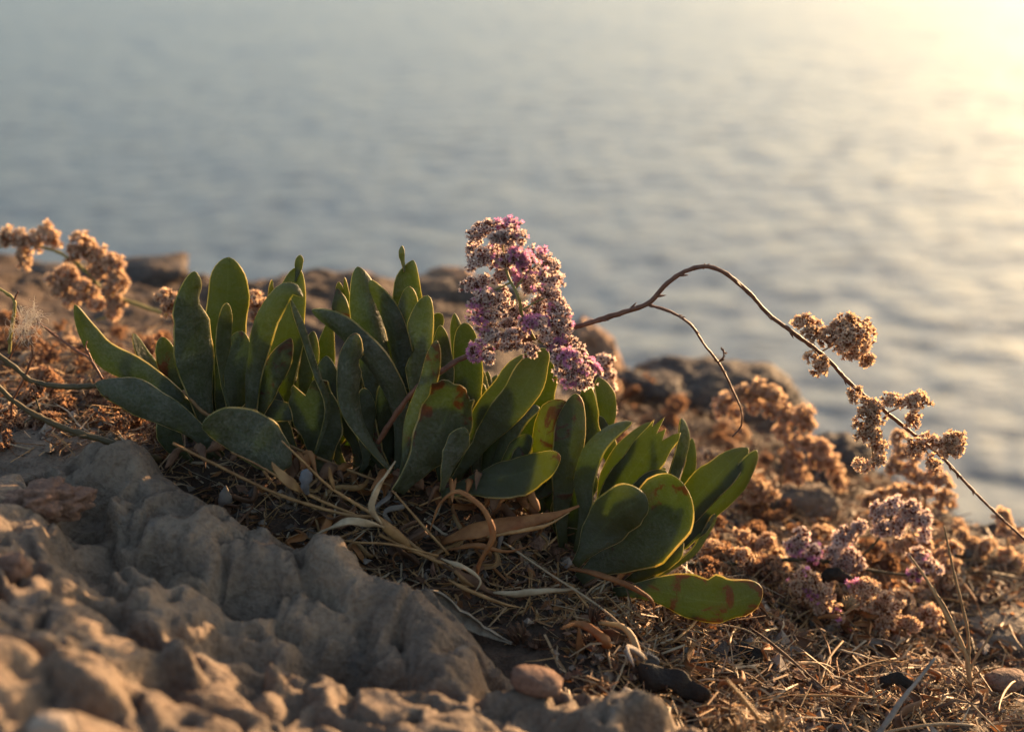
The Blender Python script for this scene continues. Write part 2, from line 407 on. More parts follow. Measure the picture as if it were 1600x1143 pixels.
# ------------------------------------------------------------------ rocks
def build_main_rock():
    sil = [(150,722,-.012),(190,733,-.015),(250,745,-.018),(282,775,-.022),(300,803,-.03),(370,838,-.04),(420,872,-.05),(520,918,-.062),(580,942,-.07),(680,968,-.08),(760,1022,-.095),(850,1072,-.108),(1000,1118,-.125),(1060,1146,-.135)]
    top = [(-60,770,-.05),(0,800,-.07),(100,780,-.05),(0,900,-.13),(0,1050,-.20),(0,1143,-.235),(300,905,-.095),(200,850,-.075),(300,1030,-.15),(300,1143,-.20),(600,1040,-.115),(600,1143,-.17),(850,1143,-.145),(450,960,-.10),(-200,1000,-.2)]
    pts = [P(*a) for a in sil+top]; pts = [(p.x, p.y, p.z) for p in pts]
    for a in sil:
        p = P(*a); pts.append((p.x+.022, p.y+.022, p.z-.075)); pts.append((p.x+.05, p.y+.05, p.z-.10))
    pts += [(-.4,-.05,-.03),(-.4,-.3,-.02),(-.25,-.40,-.03),(.0,-.34,-.09),(.10,-.28,-.14),(-.30,.03,-.06),(-.42,.03,-.06)]
    f = rbf_fit(pts, 3e-5)
    xs = np.arange(-.46, .16, .0016); ys = np.arange(-.43, .045, .0016)
    X, Y = np.meshgrid(xs, ys); Z = f(X, Y)
    p = np.stack([X.ravel(), Y.ravel(), Z.ravel()], 1)
    warp = np.stack([fbm(p*22+3, 2), fbm(p*22+31, 2), 0*X.ravel()], 1)*.012
    q = p+warp
    lump = .0120*fbm(q*14+2, 3)
    h1 = sstep(.0, .45, fbm(q*[27, 34, 27]+11, 2)); h2 = sstep(.12, .50, fbm(q*72+21, 2)); h3 = sstep(.18, .5, fbm(q*170+5, 2))
    st = fbm(q*[11, 14, 11]+40, 2)*2.2; step = (np.floor(st)+sstep(.35, .65, st-np.floor(st)))/2.2
    crack = np.exp(-(pnoise(q*12+60)/.03)**2)
    d = .0080+lump-.0140*h1-.0060*h2-.0020*h3+.0060*step-.0022*crack+.0008*(ridged(q*60+9, 2)-.8)+.0005*fbm(q*260, 2)
    # fade relief on the flatter far shelf
    Z = Z.ravel()+d
    # sink the outer border under the ground so that the rock is a closed lump
    bx = np.minimum(np.minimum(X-xs[0], xs[-1]-X), np.minimum(Y-ys[0], ys[-1]-Y)).ravel()
    Z = np.where(bx < .03, Z-.16*(1-np.clip(bx/.03, 0, 1))**2, Z)
    V = np.stack([X.ravel(), Y.ravel(), Z], 1)
    # horizontal displacement makes small overhangs
    V[:, 0] += .002*fbm(p*60+50, 2); V[:, 1] += .002*fbm(p*60+70, 2)
    nx, ny = len(xs), len(ys); i = (np.arange(ny-1)[:, None]*nx+np.arange(nx-1)[None]).ravel()
    F = np.concatenate([np.stack([i, i+1, i+nx+1], 1), np.stack([i, i+nx+1, i+nx], 1)])
    global _RZ
    _RZ = (xs[0], ys[0], .0016, Z.reshape(X.shape))
    return single('rock', mesh_tri('limestone_rock', V, F, [M['rock']], smooth=True), 'large pitted limestone rock filling the lower left corner in front of the plant', 'rock', 'rocks on the headland'), f
ROCK, rock_f = build_main_rock()
def rock_y(px, py):
    """depth at which the view ray of a photograph pixel meets the big rock"""
    d = FWD+RIGHT*((px-W0/2)*K)+UP*(-(py-H0/2)*K)
    for t in np.linspace(.25, .75, 600):
        q = CAM+d*float(t); i = int(round((q.x-_RZ[0])/_RZ[2])); j = int(round((q.y-_RZ[1])/_RZ[2]))
        if 0 <= i < _RZ[3].shape[1] and 0 <= j < _RZ[3].shape[0] and q.z < _RZ[3][j, i]: return q.y
    return -.1

def boulder(name, px, py, y, wpx, hpx, dpx, label, mat, seed, group='rocks on the headland', rough=.22, sub=5, rotz=None, flat=1.0, tilt=0.0, cat='rock', fine=1.0):
    import bmesh
    bm = bmesh.new(); bmesh.ops.create_icosphere(bm, subdivisions=sub, radius=1.0)
    V = np.array([v.co[:] for v in bm.verts]); F = [[v.index for v in f.verts] for f in bm.faces]; bm.free()
    s = seed*3.7
    r = 1+rough*fbm(V*1.15+s, 3)+rough*.45*(ridged(V*2.3+s, 3)-1)+.10*rough*fbm(V*9+s, 3)*fine
    # squared-off block shape
    sq = np.power(np.abs(V), .75)*np.sign(V)
    V = (V*.45+sq*.55)*r[:, None]
    k = pix(y); V = V*np.array([wpx*k/2, dpx*k/2, hpx*k/2])
    a = rotz if rotz is not None else (seed*1.3) % 1.0-.5
    c, sn = math.cos(a), math.sin(a); V = V@np.array([[c, sn, 0], [-sn, c, 0], [0, 0, 1]])
    c, sn = math.cos(tilt), math.sin(tilt); V = V@np.array([[c, 0, sn], [0, 1, 0], [-sn, 0, c]])
    p = P(px, py, y); V = V+np.array(p)
    me = mesh_tri(name, V, np.array(F), [mat], smooth=True)
    return single(name, me, label, cat, group)
boulder('rock', 40, 745, .012, 420, 150, 300, 'grey limestone slab at the left edge behind the pitted rock', M['rock'], 2.1, rough=.12, tilt=.12, rotz=.1)
boulder('rock', 1105, 640, .40, 300, 165, 200, 'big dark grey boulder on the cliff edge behind the hanging red twig', M['rock_dark'], 4.4, tilt=-.05, rough=.2)
boulder('rock', 1010, 625, .37, 150, 90, 110, 'low dark rock wedged against the left side of the big grey boulder', M['rock_dark'], 7.7)
boulder('rock', 912, 575, .40, 110, 150, 120, 'ochre rock just behind the pink flower head', M['rock_warm'], 9.2, tilt=.35)
boulder('rock', 1290, 735, .26, 170, 110, 120, 'tan rock on the cliff edge behind the dried flower stalk', M['rock_dark'], 5.8, tilt=.35)
boulder('rock', 1245, 790, .16, 130, 70, 80, 'pale flat stone lying under the dried flower stalk', M['rock'], 12.8)
boulder('rock', 40, 500, .40, 460, 150, 220, 'broad brown rock behind the dried flowers at the left edge', M['rock_dark'], 15.1, tilt=.1, rough=.34, fine=2.5)
boulder('rock', 255, 488, .42, 120, 80, 80, 'small ochre rock behind the two tallest leaves', M['rock_warm'], 17.2)
boulder('rock', 470, 480, .44, 260, 90, 120, 'low dark ridge rock behind the middle of the leaf clump', M['rock_dark'], 19.9, tilt=.03)
boulder('rock', 545, 448, .45, 100, 46, 60, 'small orange stone on top of the dark ridge behind the leaves', M['rock_warm'], 21.3)
boulder('rock', 690, 492, .43, 260, 110, 120, 'dark rock behind the leaves left of the flower head', M['rock_dark'], 23.6)
boulder('rock', 700, 440, .45, 90, 40, 60, 'small orange stone close to the left side of the flower head', M['rock_warm'], 25.6)
boulder('rock', 1560, 985, .05, 240, 60, 150, 'low brown mound standing in for the shaded ground hollow beside the bare branched twig', M['rock'], 27.4, rough=.1)  # mound added where the ground only dips into shade
boulder('pebble', 1572, 1062, -.02, 74, 34, 50, 'rounded tan pebble by the right edge of the litter', M['pebble'], 29.1, 'loose pebbles', .1, 4, cat='pebble')
boulder('pebble', 70, 785, rock_y(70, 807), 125, 62, 90, 'knobbly reddish stone resting on the pitted rock near the left edge', M['pebble'], 31.5, 'loose pebbles', .42, 5, cat='pebble')
boulder('pebble', 18, 887, rock_y(18, 906), 60, 52, 50, 'small reddish pebble on the pitted rock at the very left edge', M['pebble'], 33.2, 'loose pebbles', .15, 4, cat='pebble')
boulder('pebble', 78, 1138, rock_y(78, 1159), 80, 56, 60, 'pale round pebble at the bottom edge of the pitted rock', M['pebble_pale'], 35.2, 'loose pebbles', .08, 4, cat='pebble')
boulder('pebble', 838, 1063, rock_y(838, 1079), 92, 46, 60, 'smooth red brown pebble near the lower end of the pitted rock', M['pebble'], 37.9, 'loose pebbles', .09, 4, cat='pebble', tilt=-.15)

# ------------------------------------------------------------------ leaf builder
def rot_axis(v, k, a):
    return v*math.cos(a)+np.cross(k, v)*math.sin(a)+k*np.dot(k, v)*(1-math.cos(a))
UCOL = np.array([-1, -.95, -.77, -.52, -.26, 0, .26, .52, .77, .95, 1])
def blade(name, pts, wpx, mats, prof='spat', roll=0.0, twist=0.0, cup=.10, thick=.0009, cuts=(), notches=(), wave=.06, seed=0, n=22, fold=0.0, rim=True):
    """pts: (px, py, y) from the base to the tip"""
    ctr = catmull([P(*p) for p in pts], n)
    # reparametrise: denser stations towards the tip
    tt = np.linspace(0, 1, n); tt = 1-(1-tt)**1.55
    s = np.linspace(0, 1, n); C = np.stack([np.interp(tt, s, ctr[:, k]) for k in range(3)], 1)
    T = np.gradient(C, axis=0); T /= np.linalg.norm(T, axis=1)[:, None]
    k = pix(np.mean([p[2] for p in pts])); w = wpx*k/2
    rv = np.random.default_rng(seed+5000); v1, v2, v3, v4 = rv.uniform(0, 1, 4)
    if prof == 'spat':
        ts = mix(.62, .78, v1); f = mix(.20, 1.0, sstep(.0, .66, tt)); e = np.clip((tt-ts)/(1-ts), 0, 1); f = f*np.maximum(1-e**mix(1.8, 2.5, v4), 0)**.55
    elif prof == 'ell':
        f = np.sqrt(np.maximum(1-np.abs(2*tt-1)**2.1, 0)); f = np.maximum(f, .10*(tt < .5))
    elif prof == 'strap':
        ts = mix(.60, .82, v1); f = mix(mix(.20, .36, v2), 1.0, sstep(.0, mix(.55, .8, v3), tt)); e = np.clip((tt-ts)/(1-ts), 0, 1); f = f*np.maximum(1-e**mix(1.7, 2.6, v4), 0)**mix(.5, .72, v2)
    elif prof == 'torn':
        f = mix(.32, 1.0, sstep(.0, .62, tt))*mix(1.0, .86, sstep(.8, 1.0, tt))
    elif prof == 'spoon':
        f = mix(.22, 1.0, sstep(.50, .74, tt)); e = np.clip((tt-.80)/.20, 0, 1); f = f*np.sqrt(np.maximum(1-e**2.2, 0))
    elif prof == 'ribbon':
        f = mix(.5, 1.0, sstep(0, .3, tt))*mix(1.0, .15, sstep(.55, 1, tt))
    elif prof == 'lance':
        f = np.sin(np.clip(tt, 0, 1)**.8*math.pi)*.95+.05
    f = np.maximum(f, .012)
    cen = np.array(CAM); rs = np.random.default_rng(seed+1)
    ph = rs.uniform(0, 6, 4); roll = R(roll); twist = R(twist)
    Vt, Vb, UV = [], [], []
    nu = len(UCOL)
    tm = np.ones(nu)
    for (u0, hw, dp) in cuts: tm = np.minimum(tm, 1-dp*np.maximum(0, 1-np.abs(UCOL-u0)/hw))
    if prof == 'torn': tm = tm-.10*UCOL**4-.05*np.abs(np.random.default_rng(seed+77).normal(size=nu))*(np.abs(UCOL) < .9)
    # frames
    Wd = np.zeros_like(C); Nd = np.zeros_like(C)
    for i in range(n):
        D = C[i]-cen; W_ = np.cross(T[i], D); W_ /= max(np.linalg.norm(W_), 1e-9)
        if i and np.dot(W_, Wd[0] if i == 0 else prevW) < 0: W_ = -W_
        prevW = W_
        a = roll+twist*(tt[i]-.5)
        Wd[i] = rot_axis(W_, T[i], a); Nd[i] = np.cross(Wd[i], T[i])
    for j, u in enumerate(UCOL):
        te = tt*tm[j]
        Cj = np.stack([np.interp(te, tt, C[:, k]) for k in range(3)], 1)
        Wj = np.stack([np.interp(te, tt, Wd[:, k]) for k in range(3)], 1)
        Nj = np.stack([np.interp(te, tt, Nd[:, k]) for k in range(3)], 1)
        side = 1 if u > 0 else -1
        g = f*(1+wave*np.sin(tt*9+ph[0 if u > 0 else 1])+wave*.6*np.sin(tt*23+ph[2 if u > 0 else 3]))
        for (t0, sd, hw, dp) in notches:
            if sd == side: g = g*(1-dp*np.maximum(0, 1-np.abs(tt-t0)/hw)*abs(u))
        if rim:                                    # nibbled, uneven outline
            jag = np.interp(tt, np.linspace(0, 1, 15), np.random.default_rng(seed*2+(1 if u > 0 else 0)).normal(size=15))
            g = g*(1+(.030*jag-.05*np.clip(jag-1.3, 0, 1))*abs(u))
            g = g*(1+mix(-.13, .13, v3)*side*abs(u)*np.sin(tt*3.14))
        off = cup*w*(u*u-.35)*f+mix(-.22, .22, v4)*w*np.sin(tt*mix(3, 7, v1)+v2*6)*f
        if rim: off = off+mix(-.7, .9, v3)*w*np.clip((tt-.70)/.30, 0, 1)**2+mix(-.35, .65, v2)*w*f*(u*u-.3)*sstep(.2, .8, tt)*(.5+.5*np.sin(tt*5+v1*6))+wave*w*.9*np.sin(tt*7+ph[1]+u*1.5)*f*abs(u)
        if fold: off = off+fold*w*abs(u)*f
        th = thick*(.22 if abs(u) == 1 else .5)*np.clip(f*3, .25, 1)
        th = th*1.0
        B = Cj+Wj*(u*w*g)[:, None]+Nj*off[:, None]
        Vt.append(B+Nj*th[:, None]); Vb.append(B-Nj*th[:, None])
        UV.append(np.stack([np.full(n, u), te], 1))
    V = np.concatenate(Vt+Vb); UVa = np.concatenate(UV+UV)
    F, mi = [], []
    o2 = nu*n
    for j in range(nu-1):
        mm = 1 if (rim and j in (0, nu-2)) else 0
        for i in range(n-1):
            a, b_, c, d = j*n+i, j*n+i+1, (j+1)*n+i+1, (j+1)*n+i
            F.append((a, b_, c, d)); mi.append(mm); F.append((o2+a, o2+d, o2+c, o2+b_)); mi.append(mm)
        for i in (0, n-1):
            a, d = j*n+i, (j+1)*n+i; F.append((a, d, o2+d, o2+a) if i == 0 else (a, o2+a, o2+d, d)); mi.append(1 if rim else 0)
    for j in (0, nu-1):
        for i in range(n-1):
            a, b_ = j*n+i, j*n+i+1
            F.append((a, o2+a, o2+b_, b_) if j == 0 else (a, b_, o2+b_, o2+a)); mi.append(1 if rim else 0)
    return mesh_np(name, V, F, mats, mi, True, UVa)

def tube(pts, radii, seg=7, n=None, jit=0.0, seed=0, flat=1.0):
    """smooth tapering tube along world points; returns verts, faces"""
    pts = [np.array(p, float) for p in pts]
    n = n or max(6, 5*(len(pts)-1)+1)
    C = catmull(pts, n); rad = np.interp(np.linspace(0, 1, n), np.linspace(0, 1, len(radii)), radii)
    if jit:
        rs = np.random.default_rng(seed); rad = rad*(1+jit*rs.normal(size=n)); C = C+rs.normal(size=C.shape)*rad[:, None]*jit*.8
    T = np.gradient(C, axis=0); T /= np.maximum(np.linalg.norm(T, axis=1)[:, None], 1e-9)
    up = np.array([.13, -.35, .93]); V, F = [], []
    A = np.cross(T[0], up); A /= np.linalg.norm(A)
    for i in range(n):
        A = A-T[i]*np.dot(A, T[i]); A /= max(np.linalg.norm(A), 1e-9); B = np.cross(T[i], A)
        for k in range(seg):
            t = 2*math.pi*k/seg; V.append(C[i]+(A*math.cos(t)+B*math.sin(t)*flat)*rad[i])
    for i in range(n-1):
        for k in range(seg):
            a = i*seg+k; b = i*seg+(k+1) % seg; F += [(a, b, b+seg), (a, b+seg, a+seg)]
    V.append(C[0]); V.append(C[-1]); c0, c1 = len(V)-2, len(V)-1
    for k in range(seg):
        F.append((c0, (k+1) % seg, k)); F.append((c1, (n-1)*seg+k, (n-1)*seg+(k+1) % seg))
    return np.array(V), np.array(F)
def merge(items):
    V, F, o = [], [], 0
    for v, f in items: V.append(v); F.append(f+o); o += len(v)
    return np.concatenate(V), np.concatenate(F)
def stem_mesh(name, paths, mat, seg=7, nodes=0, seed=0):
    """paths: list of (points (px,py,y), width px list); bract-like scale leaves every so often"""
    items = []; rs = np.random.default_rng(seed)
    for pts, wd in paths:
        k = pix(np.mean([p[2] for p in pts])); W3 = [P(*p) for p in pts]
        items.append(tube(W3, [w*k/2 for w in wd], seg, max(10, 8*(len(pts)-1)+1), .09, seed))
        if nodes:
            C = catmull(W3, 60)
            for q in range(nodes):
                i = int(rs.integers(4, 56)); c = C[i]; t = C[i+2]-C[i-2]; t /= np.linalg.norm(t)
                s = rs.normal(size=3); s -= t*np.dot(s, t); s /= np.linalg.norm(s); r = np.interp(i/60, np.linspace(0, 1, len(wd)), wd)*k/2
                items.append(tube([c+s*r*.3, c+s*r*1.5+t*r*1.8, c+s*r*2.2+t*r*3.2], [r*.75, r*.5, r*.08], 5, 5))
    V, F = merge(items); return mesh_tri(name, V, F, [mat], smooth=True)

# ------------------------------------------------------------------ flower clusters
def calyx_proto(petals=False):
    V = [], ; V = []; F = []; mi = []
    for k in range(5):
        a = 2*math.pi*k/5; V.append((.22*math.cos(a), .22*math.sin(a), 0))
    for k in range(5):
        a = 2*math.pi*k/5; V.append((.50*math.cos(a), .50*math.sin(a), 1.25))
    for j in range(10):
        a = 2*math.pi*j/10; r, z = (1.12, 1.92) if j % 2 else (.78, 1.62); V.append((r*math.cos(a), r*math.sin(a), z))
    for k in range(5):
        k2 = (k+1) % 5; F += [(k, k2, 5+k2), (k, 5+k2, 5+k)]; mi += [0, 0]
        o0, o1, o2 = 10+2*k, 10+2*k+1, 10+(2*k+2) % 10
        F += [(5+k, o0, o1), (5+k, o1, 5+k2), (5+k2, o1, o2)][::1]; mi += [1, 1, 1]
    V.append((0, 0, 1.0)); c = len(V)-1
    for k in range(5): F.append((5+k, 5+(k+1) % 5, c)); mi.append(0)
    if petals:
        for k in range(5):
            a = 2*math.pi*(k+.5)/5; ca, sa = math.cos(a), math.sin(a); b = len(V)
            V += [(.12*ca, .12*sa, 1.1), (.55*ca-.28*sa, .55*sa+.28*ca, 2.3), (1.05*ca, 1.05*sa, 2.75), (.55*ca+.28*sa, .55*sa-.28*ca, 2.3)]
            F += [(b, b+1, b+2), (b, b+2, b+3)]; mi += [2, 2]
    return np.array(V, float), np.array(F), np.array(mi)
CAL = [calyx_proto(), calyx_proto(True)]
def inst_calyces(pos, nrm, size, petal, rs):
    Vs, Fs, Ms, o = [], [], [], 0
    for p, d, s, pe in zip(pos, nrm, size, petal):
        V, F, m = CAL[1 if pe else 0]
        d = d/max(np.linalg.norm(d), 1e-9); a = np.cross(d, rs.normal(size=3)); a /= max(np.linalg.norm(a), 1e-9); b = np.cross(d, a)
        W = V*rs.uniform(.82, 1.18, size=(1, 3)); W = W+rs.normal(size=W.shape)*.05
        Vs.append(p+(W[:, :1]*a+W[:, 1:2]*b+W[:, 2:3]*d)*s); Fs.append(F+o); Ms.append(m); o += len(V)
    return np.concatenate(Vs), np.concatenate(Fs), np.concatenate(Ms)
def cluster_np(path, r, spacing, size, pinkness, seed, lop=0.35):
    """calyces packed round a curved spike; path in world coordinates"""
    rs = np.random.default_rng(seed); path = [np.array(p, float) for p in path]
    L = sum(np.linalg.norm(b-a) for a, b in zip(path[:-1], path[1:])) if len(path) > 1 else 0
    nn = int((2*math.pi*r*(L+2*r))/(spacing**2)*.8)+5
    if len(path) > 1: C = catmull(path, 30)
    pos, nrm = [], []
    pc = rs.normal(size=(3,))
    for _ in range(nn):
        d = rs.normal(size=3); d /= np.linalg.norm(d)
        if len(path) > 1:
            c = C[int(rs.integers(0, 30))]
        else: c = path[0]
        rad = r*rs.uniform(.25, .62)*(1+.28*math.sin(3.1*d[0]+seed)+.25*math.sin(4.3*d[2]+seed*2))
        pos.append(c+d*rad); nrm.append(d+rs.normal(size=3)*.35+np.array([0, 0, .25]))
    pos = np.array(pos); sz = rs.uniform(.7, 1.2, nn)*size
    cc = np.array([p-d*0 for p, d in zip(pos, nrm)]); lumpy = pnoise(cc/(r*1.1)+seed*1.7)
    pos = pos+np.array([d/np.linalg.norm(d) for d in nrm])*(lumpy*r*.42)[:, None]; keep = lumpy > -.48
    pos = pos[keep]; nrm = np.array(nrm)[keep]; sz = sz[keep]; nn = len(pos)
    pat = pnoise(pos*140+seed*5.1) if pinkness else np.full(nn, -9)
    pe = pat > (.48-pinkness)
    return inst_calyces(pos, nrm, sz, pe, rs)
FRESH = lambda: [M['cal_tube'], M['cal_rim'], M['petal']]
DRY = lambda: [M['dry_tube'], M['dry_rim'], M['petal']]
DULL = lambda: [M['dull_tube'], M['dull_rim'], M['petal']]
def flower_cluster(parent, pts, rpx, mats, seed, pink=0.0, spx=4.6, cpx=3.5, name='flower_cluster'):
    y = np.mean([p[2] for p in pts]); k = pix(y)
    V, F, mi = cluster_np([P(*p) for p in pts], rpx*k, spx*k, cpx*k, pink, seed)
    o = part(name, mesh_tri(name, V, F, mats, mi), parent); o['kind'] = 'stuff'; return o

# ------------------------------------------------------------------ the sea lavender: left clump
def base_of(px, py, y): p = P(px, py, y); return Vector((p.x, p.y, p.z))
PL = thing('sea_lavender', 'large clump of grey green spoon shaped leaves carrying the pink flower head', 'plant', base_of(520, 745, .0))
PR = thing('sea_lavender', 'smaller glossy green leaf rosette below and right of the pink flower head', 'plant', base_of(960, 900, .0))
def leaf(par, pts, w, c=(0, .3, .3), **kw):
    """c: brown stain, grey bloom, yellowness of the light through the leaf"""
    global _lseed
    _lseed += 1
    rq = random.Random(_lseed*7+1); kw.setdefault('twist', rq.uniform(-45, 45)); kw['roll'] = kw.get('roll', 0)+rq.uniform(-14, 14)
    me = blade('leaf', pts, w, [M['leaf'], M['margin']], seed=_lseed, **kw)
    if par is PL: c = (c[0], min(1, c[1]+.2), c[2]*.45)
    o = part('leaf', me, par); o.color = (c[0], c[1], c[2], 1); return o
_lseed = 0
G = (0, .25, .3); GR = (.05, .9, .15); BR = (.55, .4, .4); YG = (0, .1, .7); DK = (.1, .35, .1)
def zz(pts, y0, y1):
    n = len(pts); return [(p[0], p[1], y0+(y1-y0)*i/(n-1)) for i, p in enumerate(pts)]
LL = [
 # base -> tip, y at base, y at tip, width, colour, options
 ([(310,668),(262,615),(205,580),(158,553),(133,512),(124,472)], .0, .004, 44, GR, dict(roll=-28, twist=-40, cup=.35, prof='strap')),
 ([(345,715),(300,668),(250,640),(200,615),(148,600)], -.012, -.022, 54, GR, dict(roll=10, prof='strap', cup=.12)),
 ([(282,640),(250,590),(225,555),(209,520)], .02, .024, 27, DK, dict(roll=20)),
 ([(310,680),(285,615),(262,565),(251,525)], .012, .018, 42, BR, dict(roll=10)),
 ([(330,690),(318,640),(303,560),(297,490),(302,421)], .0, .004, 63, (.05,.7,.3), dict(prof='strap', notches=((.84,-1,.10,.55),(.72,1,.05,.2)), cup=.16, roll=8)),
 ([(352,690),(348,610),(354,500),(357,402)], .016, .024, 69, (0,.05,.35), dict(prof='strap', cuts=((-.4,.25,.03),), roll=5, cup=.08)),
 ([(358,640),(346,590),(349,525),(352,471)], -.004, -.006, 25, DK, dict(prof='spoon', roll=25, cup=.3)),
 ([(372,690),(372,600),(373,520)], .01, .012, 50, DK, dict(prof='strap')),
 ([(392,680),(392,610),(405,530),(425,480),(452,449),(474,462)], .0, -.01, 42, (.1,.4,.5), dict(prof='strap', roll=-35, twist=30, cup=.45)),
 ([(437,690),(440,600),(450,500),(462,420)], .014, .022, 60, (0,.1,.8), dict(prof='strap', roll=-8, cup=.12)),
 ([(462,440),(466,420),(469,398)], .024, .026, 13, G, dict(prof='strap')),
 ([(512,640),(497,590),(474,520),(453,466)], -.008, -.006, 13, GR, dict(prof='strap', roll=20)),
 ([(625,640),(595,578),(552,530),(520,502),(488,481)], -.002, -.008, 42, GR, dict(prof='strap', roll=-22, twist=-30, cup=.35)),
 ([(594,680),(592,600),(575,500),(559,418)], .010, .016, 56, (.05,.75,.2), dict(prof='strap', cup=.15, roll=12)),
 ([(628,690),(632,600),(612,500),(580,435)], .006, .012, 42, (.05,.55,.6), dict(prof='strap', roll=-48, twist=20, cup=.4)),
 ([(612,738),(575,690),(547,632),(546,570),(558,519)], -.018, -.016, 40, (.2,.6,.4), dict(roll=6, notches=((.80,-1,.07,.45),), cup=.2)),
 ([(640,600),(640,500),(637,440),(645,408)], .018, .016, 50, (.05,.7,.4), dict(prof='strap', cup=-.35, roll=5)),
 ([(632,425),(629,405),(627,384)], .016, .018, 10, GR, dict(prof='strap')),
 ([(642,660),(640,560),(638,500),(642,446)], .008, .010, 44, (.15,.5,.5), dict(prof='strap', roll=-10)),
 ([(662,660),(655,580),(656,520),(664,466)], -.002, -.004, 50, (.1,.75,.4), dict(prof='strap', notches=((.74,1,.10,.8),), cup=.15)),
 ([(690,680),(690,590),(688,506)], .004, .006, 36, (.1,.5,.5), dict(prof='strap')),
 ([(632,715),(642,660),(667,600),(683,531)], -.022, -.020, 32, (.42,.7,.4), dict(roll=-15, cup=.3)),
 ([(622,768),(668,705),(698,645),(714,582)], -.028, -.022, 88, (.48,.45,.4), dict(prof='torn', cup=.12, roll=6, cuts=((-.8,.5,.08),))),
 ([(690,768),(702,720),(727,667)], -.03, -.03, 36, (.2,.85,.3), dict(roll=12)),
 ([(716,735),(760,660),(800,605),(826,552)], .004, .008, 62, (.05,.15,.8), dict(prof='strap', roll=-8, cup=.12)),
 ([(708,752),(755,690),(808,622),(850,548)], -.010, -.004, 58, (0,.15,.75), dict(prof='strap', roll=8, cup=.1, notches=((.35,1,.05,.2),))),
 ([(795,735),(828,660),(850,600),(862,560)], .012, .018, 48, (.05,.3,.5), dict(prof='strap')),
 ([(770,740),(790,690),(812,650),(838,632)], .006, .004, 34, GR, dict(roll=-25)),
 ([(505,745),(502,700),(492,640),(478,588)], .0, -.004, 78, (.30,.5,.3), dict(prof='torn', cuts=((.35,.45,.14),))),
 ([(572,720),(572,660),(570,609)], .002, .0, 34, DK, dict(prof='strap')),
 ([(560,560),(540,500),(524,452)], .022, .026, 28, (.6,.3,.4), dict(prof='strap')),
 ([(545,540),(535,480),(529,440)], .028, .030, 15, YG, dict(prof='strap')),
 ([(548,540),(543,480),(539,432)], .03, .03, 9, YG, dict(prof='strap')),
 ([(478,660),(484,590),(487,521)], .018, .02, 34, YG, dict(prof='strap')),
 ([(425,520),(423,470),(424,436)], .026, .028, 9, YG, dict(prof='strap')),
 ([(722,640),(717,560),(710,487)], .02, .022, 26, (.05,.6,.6), dict(prof='strap')),
 ([(735,660),(730,580),(726,505)], .012, .014, 46, DK, dict(prof='strap')),
 ([(520,690),(512,620),(506,560)], .012, .014, 44, DK, dict(prof='strap')),
 ([(385,650),(430,640),(478,652)], .006, .004, 40, DK, dict(prof='strap')),
 ([(432,712),(400,690),(360,668),(319,650)], -.034, -.040, 80, (.12,1.0,.1), dict(prof='ell', cup=.16, roll=0, wave=.015)),
 ([(300,720),(270,690),(255,655)], .0, -.004, 40, DK, dict()),
 ([(455,700),(430,650),(415,600)], .008, .01, 46, DK, dict(prof='strap')),
 ([(560,700),(535,640),(530,590)], .014, .016, 40, G, dict(prof='strap')),
 ([(660,720),(650,660),(625,600)], .004, .006, 40, DK, dict(prof='strap')),
 ([(740,720),(735,660),(750,600)], .016, .018, 46, G, dict(prof='strap')),
 ([(620,700),(612,640),(608,570)], .016, .018, 36, G, dict(prof='strap')),
 ([(402,640),(398,560),(400,500)], .02, .022, 36, DK, dict(prof='strap')),
 ([(500,640),(508,560),(515,500)], .026, .03, 34, G, dict(prof='strap')),
 ([(585,640),(570,560),(540,500)], .028, .03, 34, DK, dict(prof='strap')),
 ([(660,560),(672,520),(690,490)], .022, .024, 26, G, dict(prof='strap')),
]
CROWN_L = [(322,712),(392,708),(470,722),(555,735),(618,752),(690,768),(752,760)]
CROWN_R = [(885,872),(930,892),(985,905),(800,778)]
def rooted(pts, crowns):
    b = pts[0]; c = min(crowns, key=lambda q: (q[0]-b[0])**2+(q[1]-b[1])**2)
    d = math.hypot(c[0]-b[0], c[1]-b[1])
    return pts if d < 22 or d > 150 or c[1] < b[1]+8 else [((c[0]*.6+b[0]*.4), c[1]+4)]+pts
for pts, y0, y1, w, c, kw in LL: leaf(PL, zz(rooted(pts, CROWN_L), y0, y1), w, c, **kw)
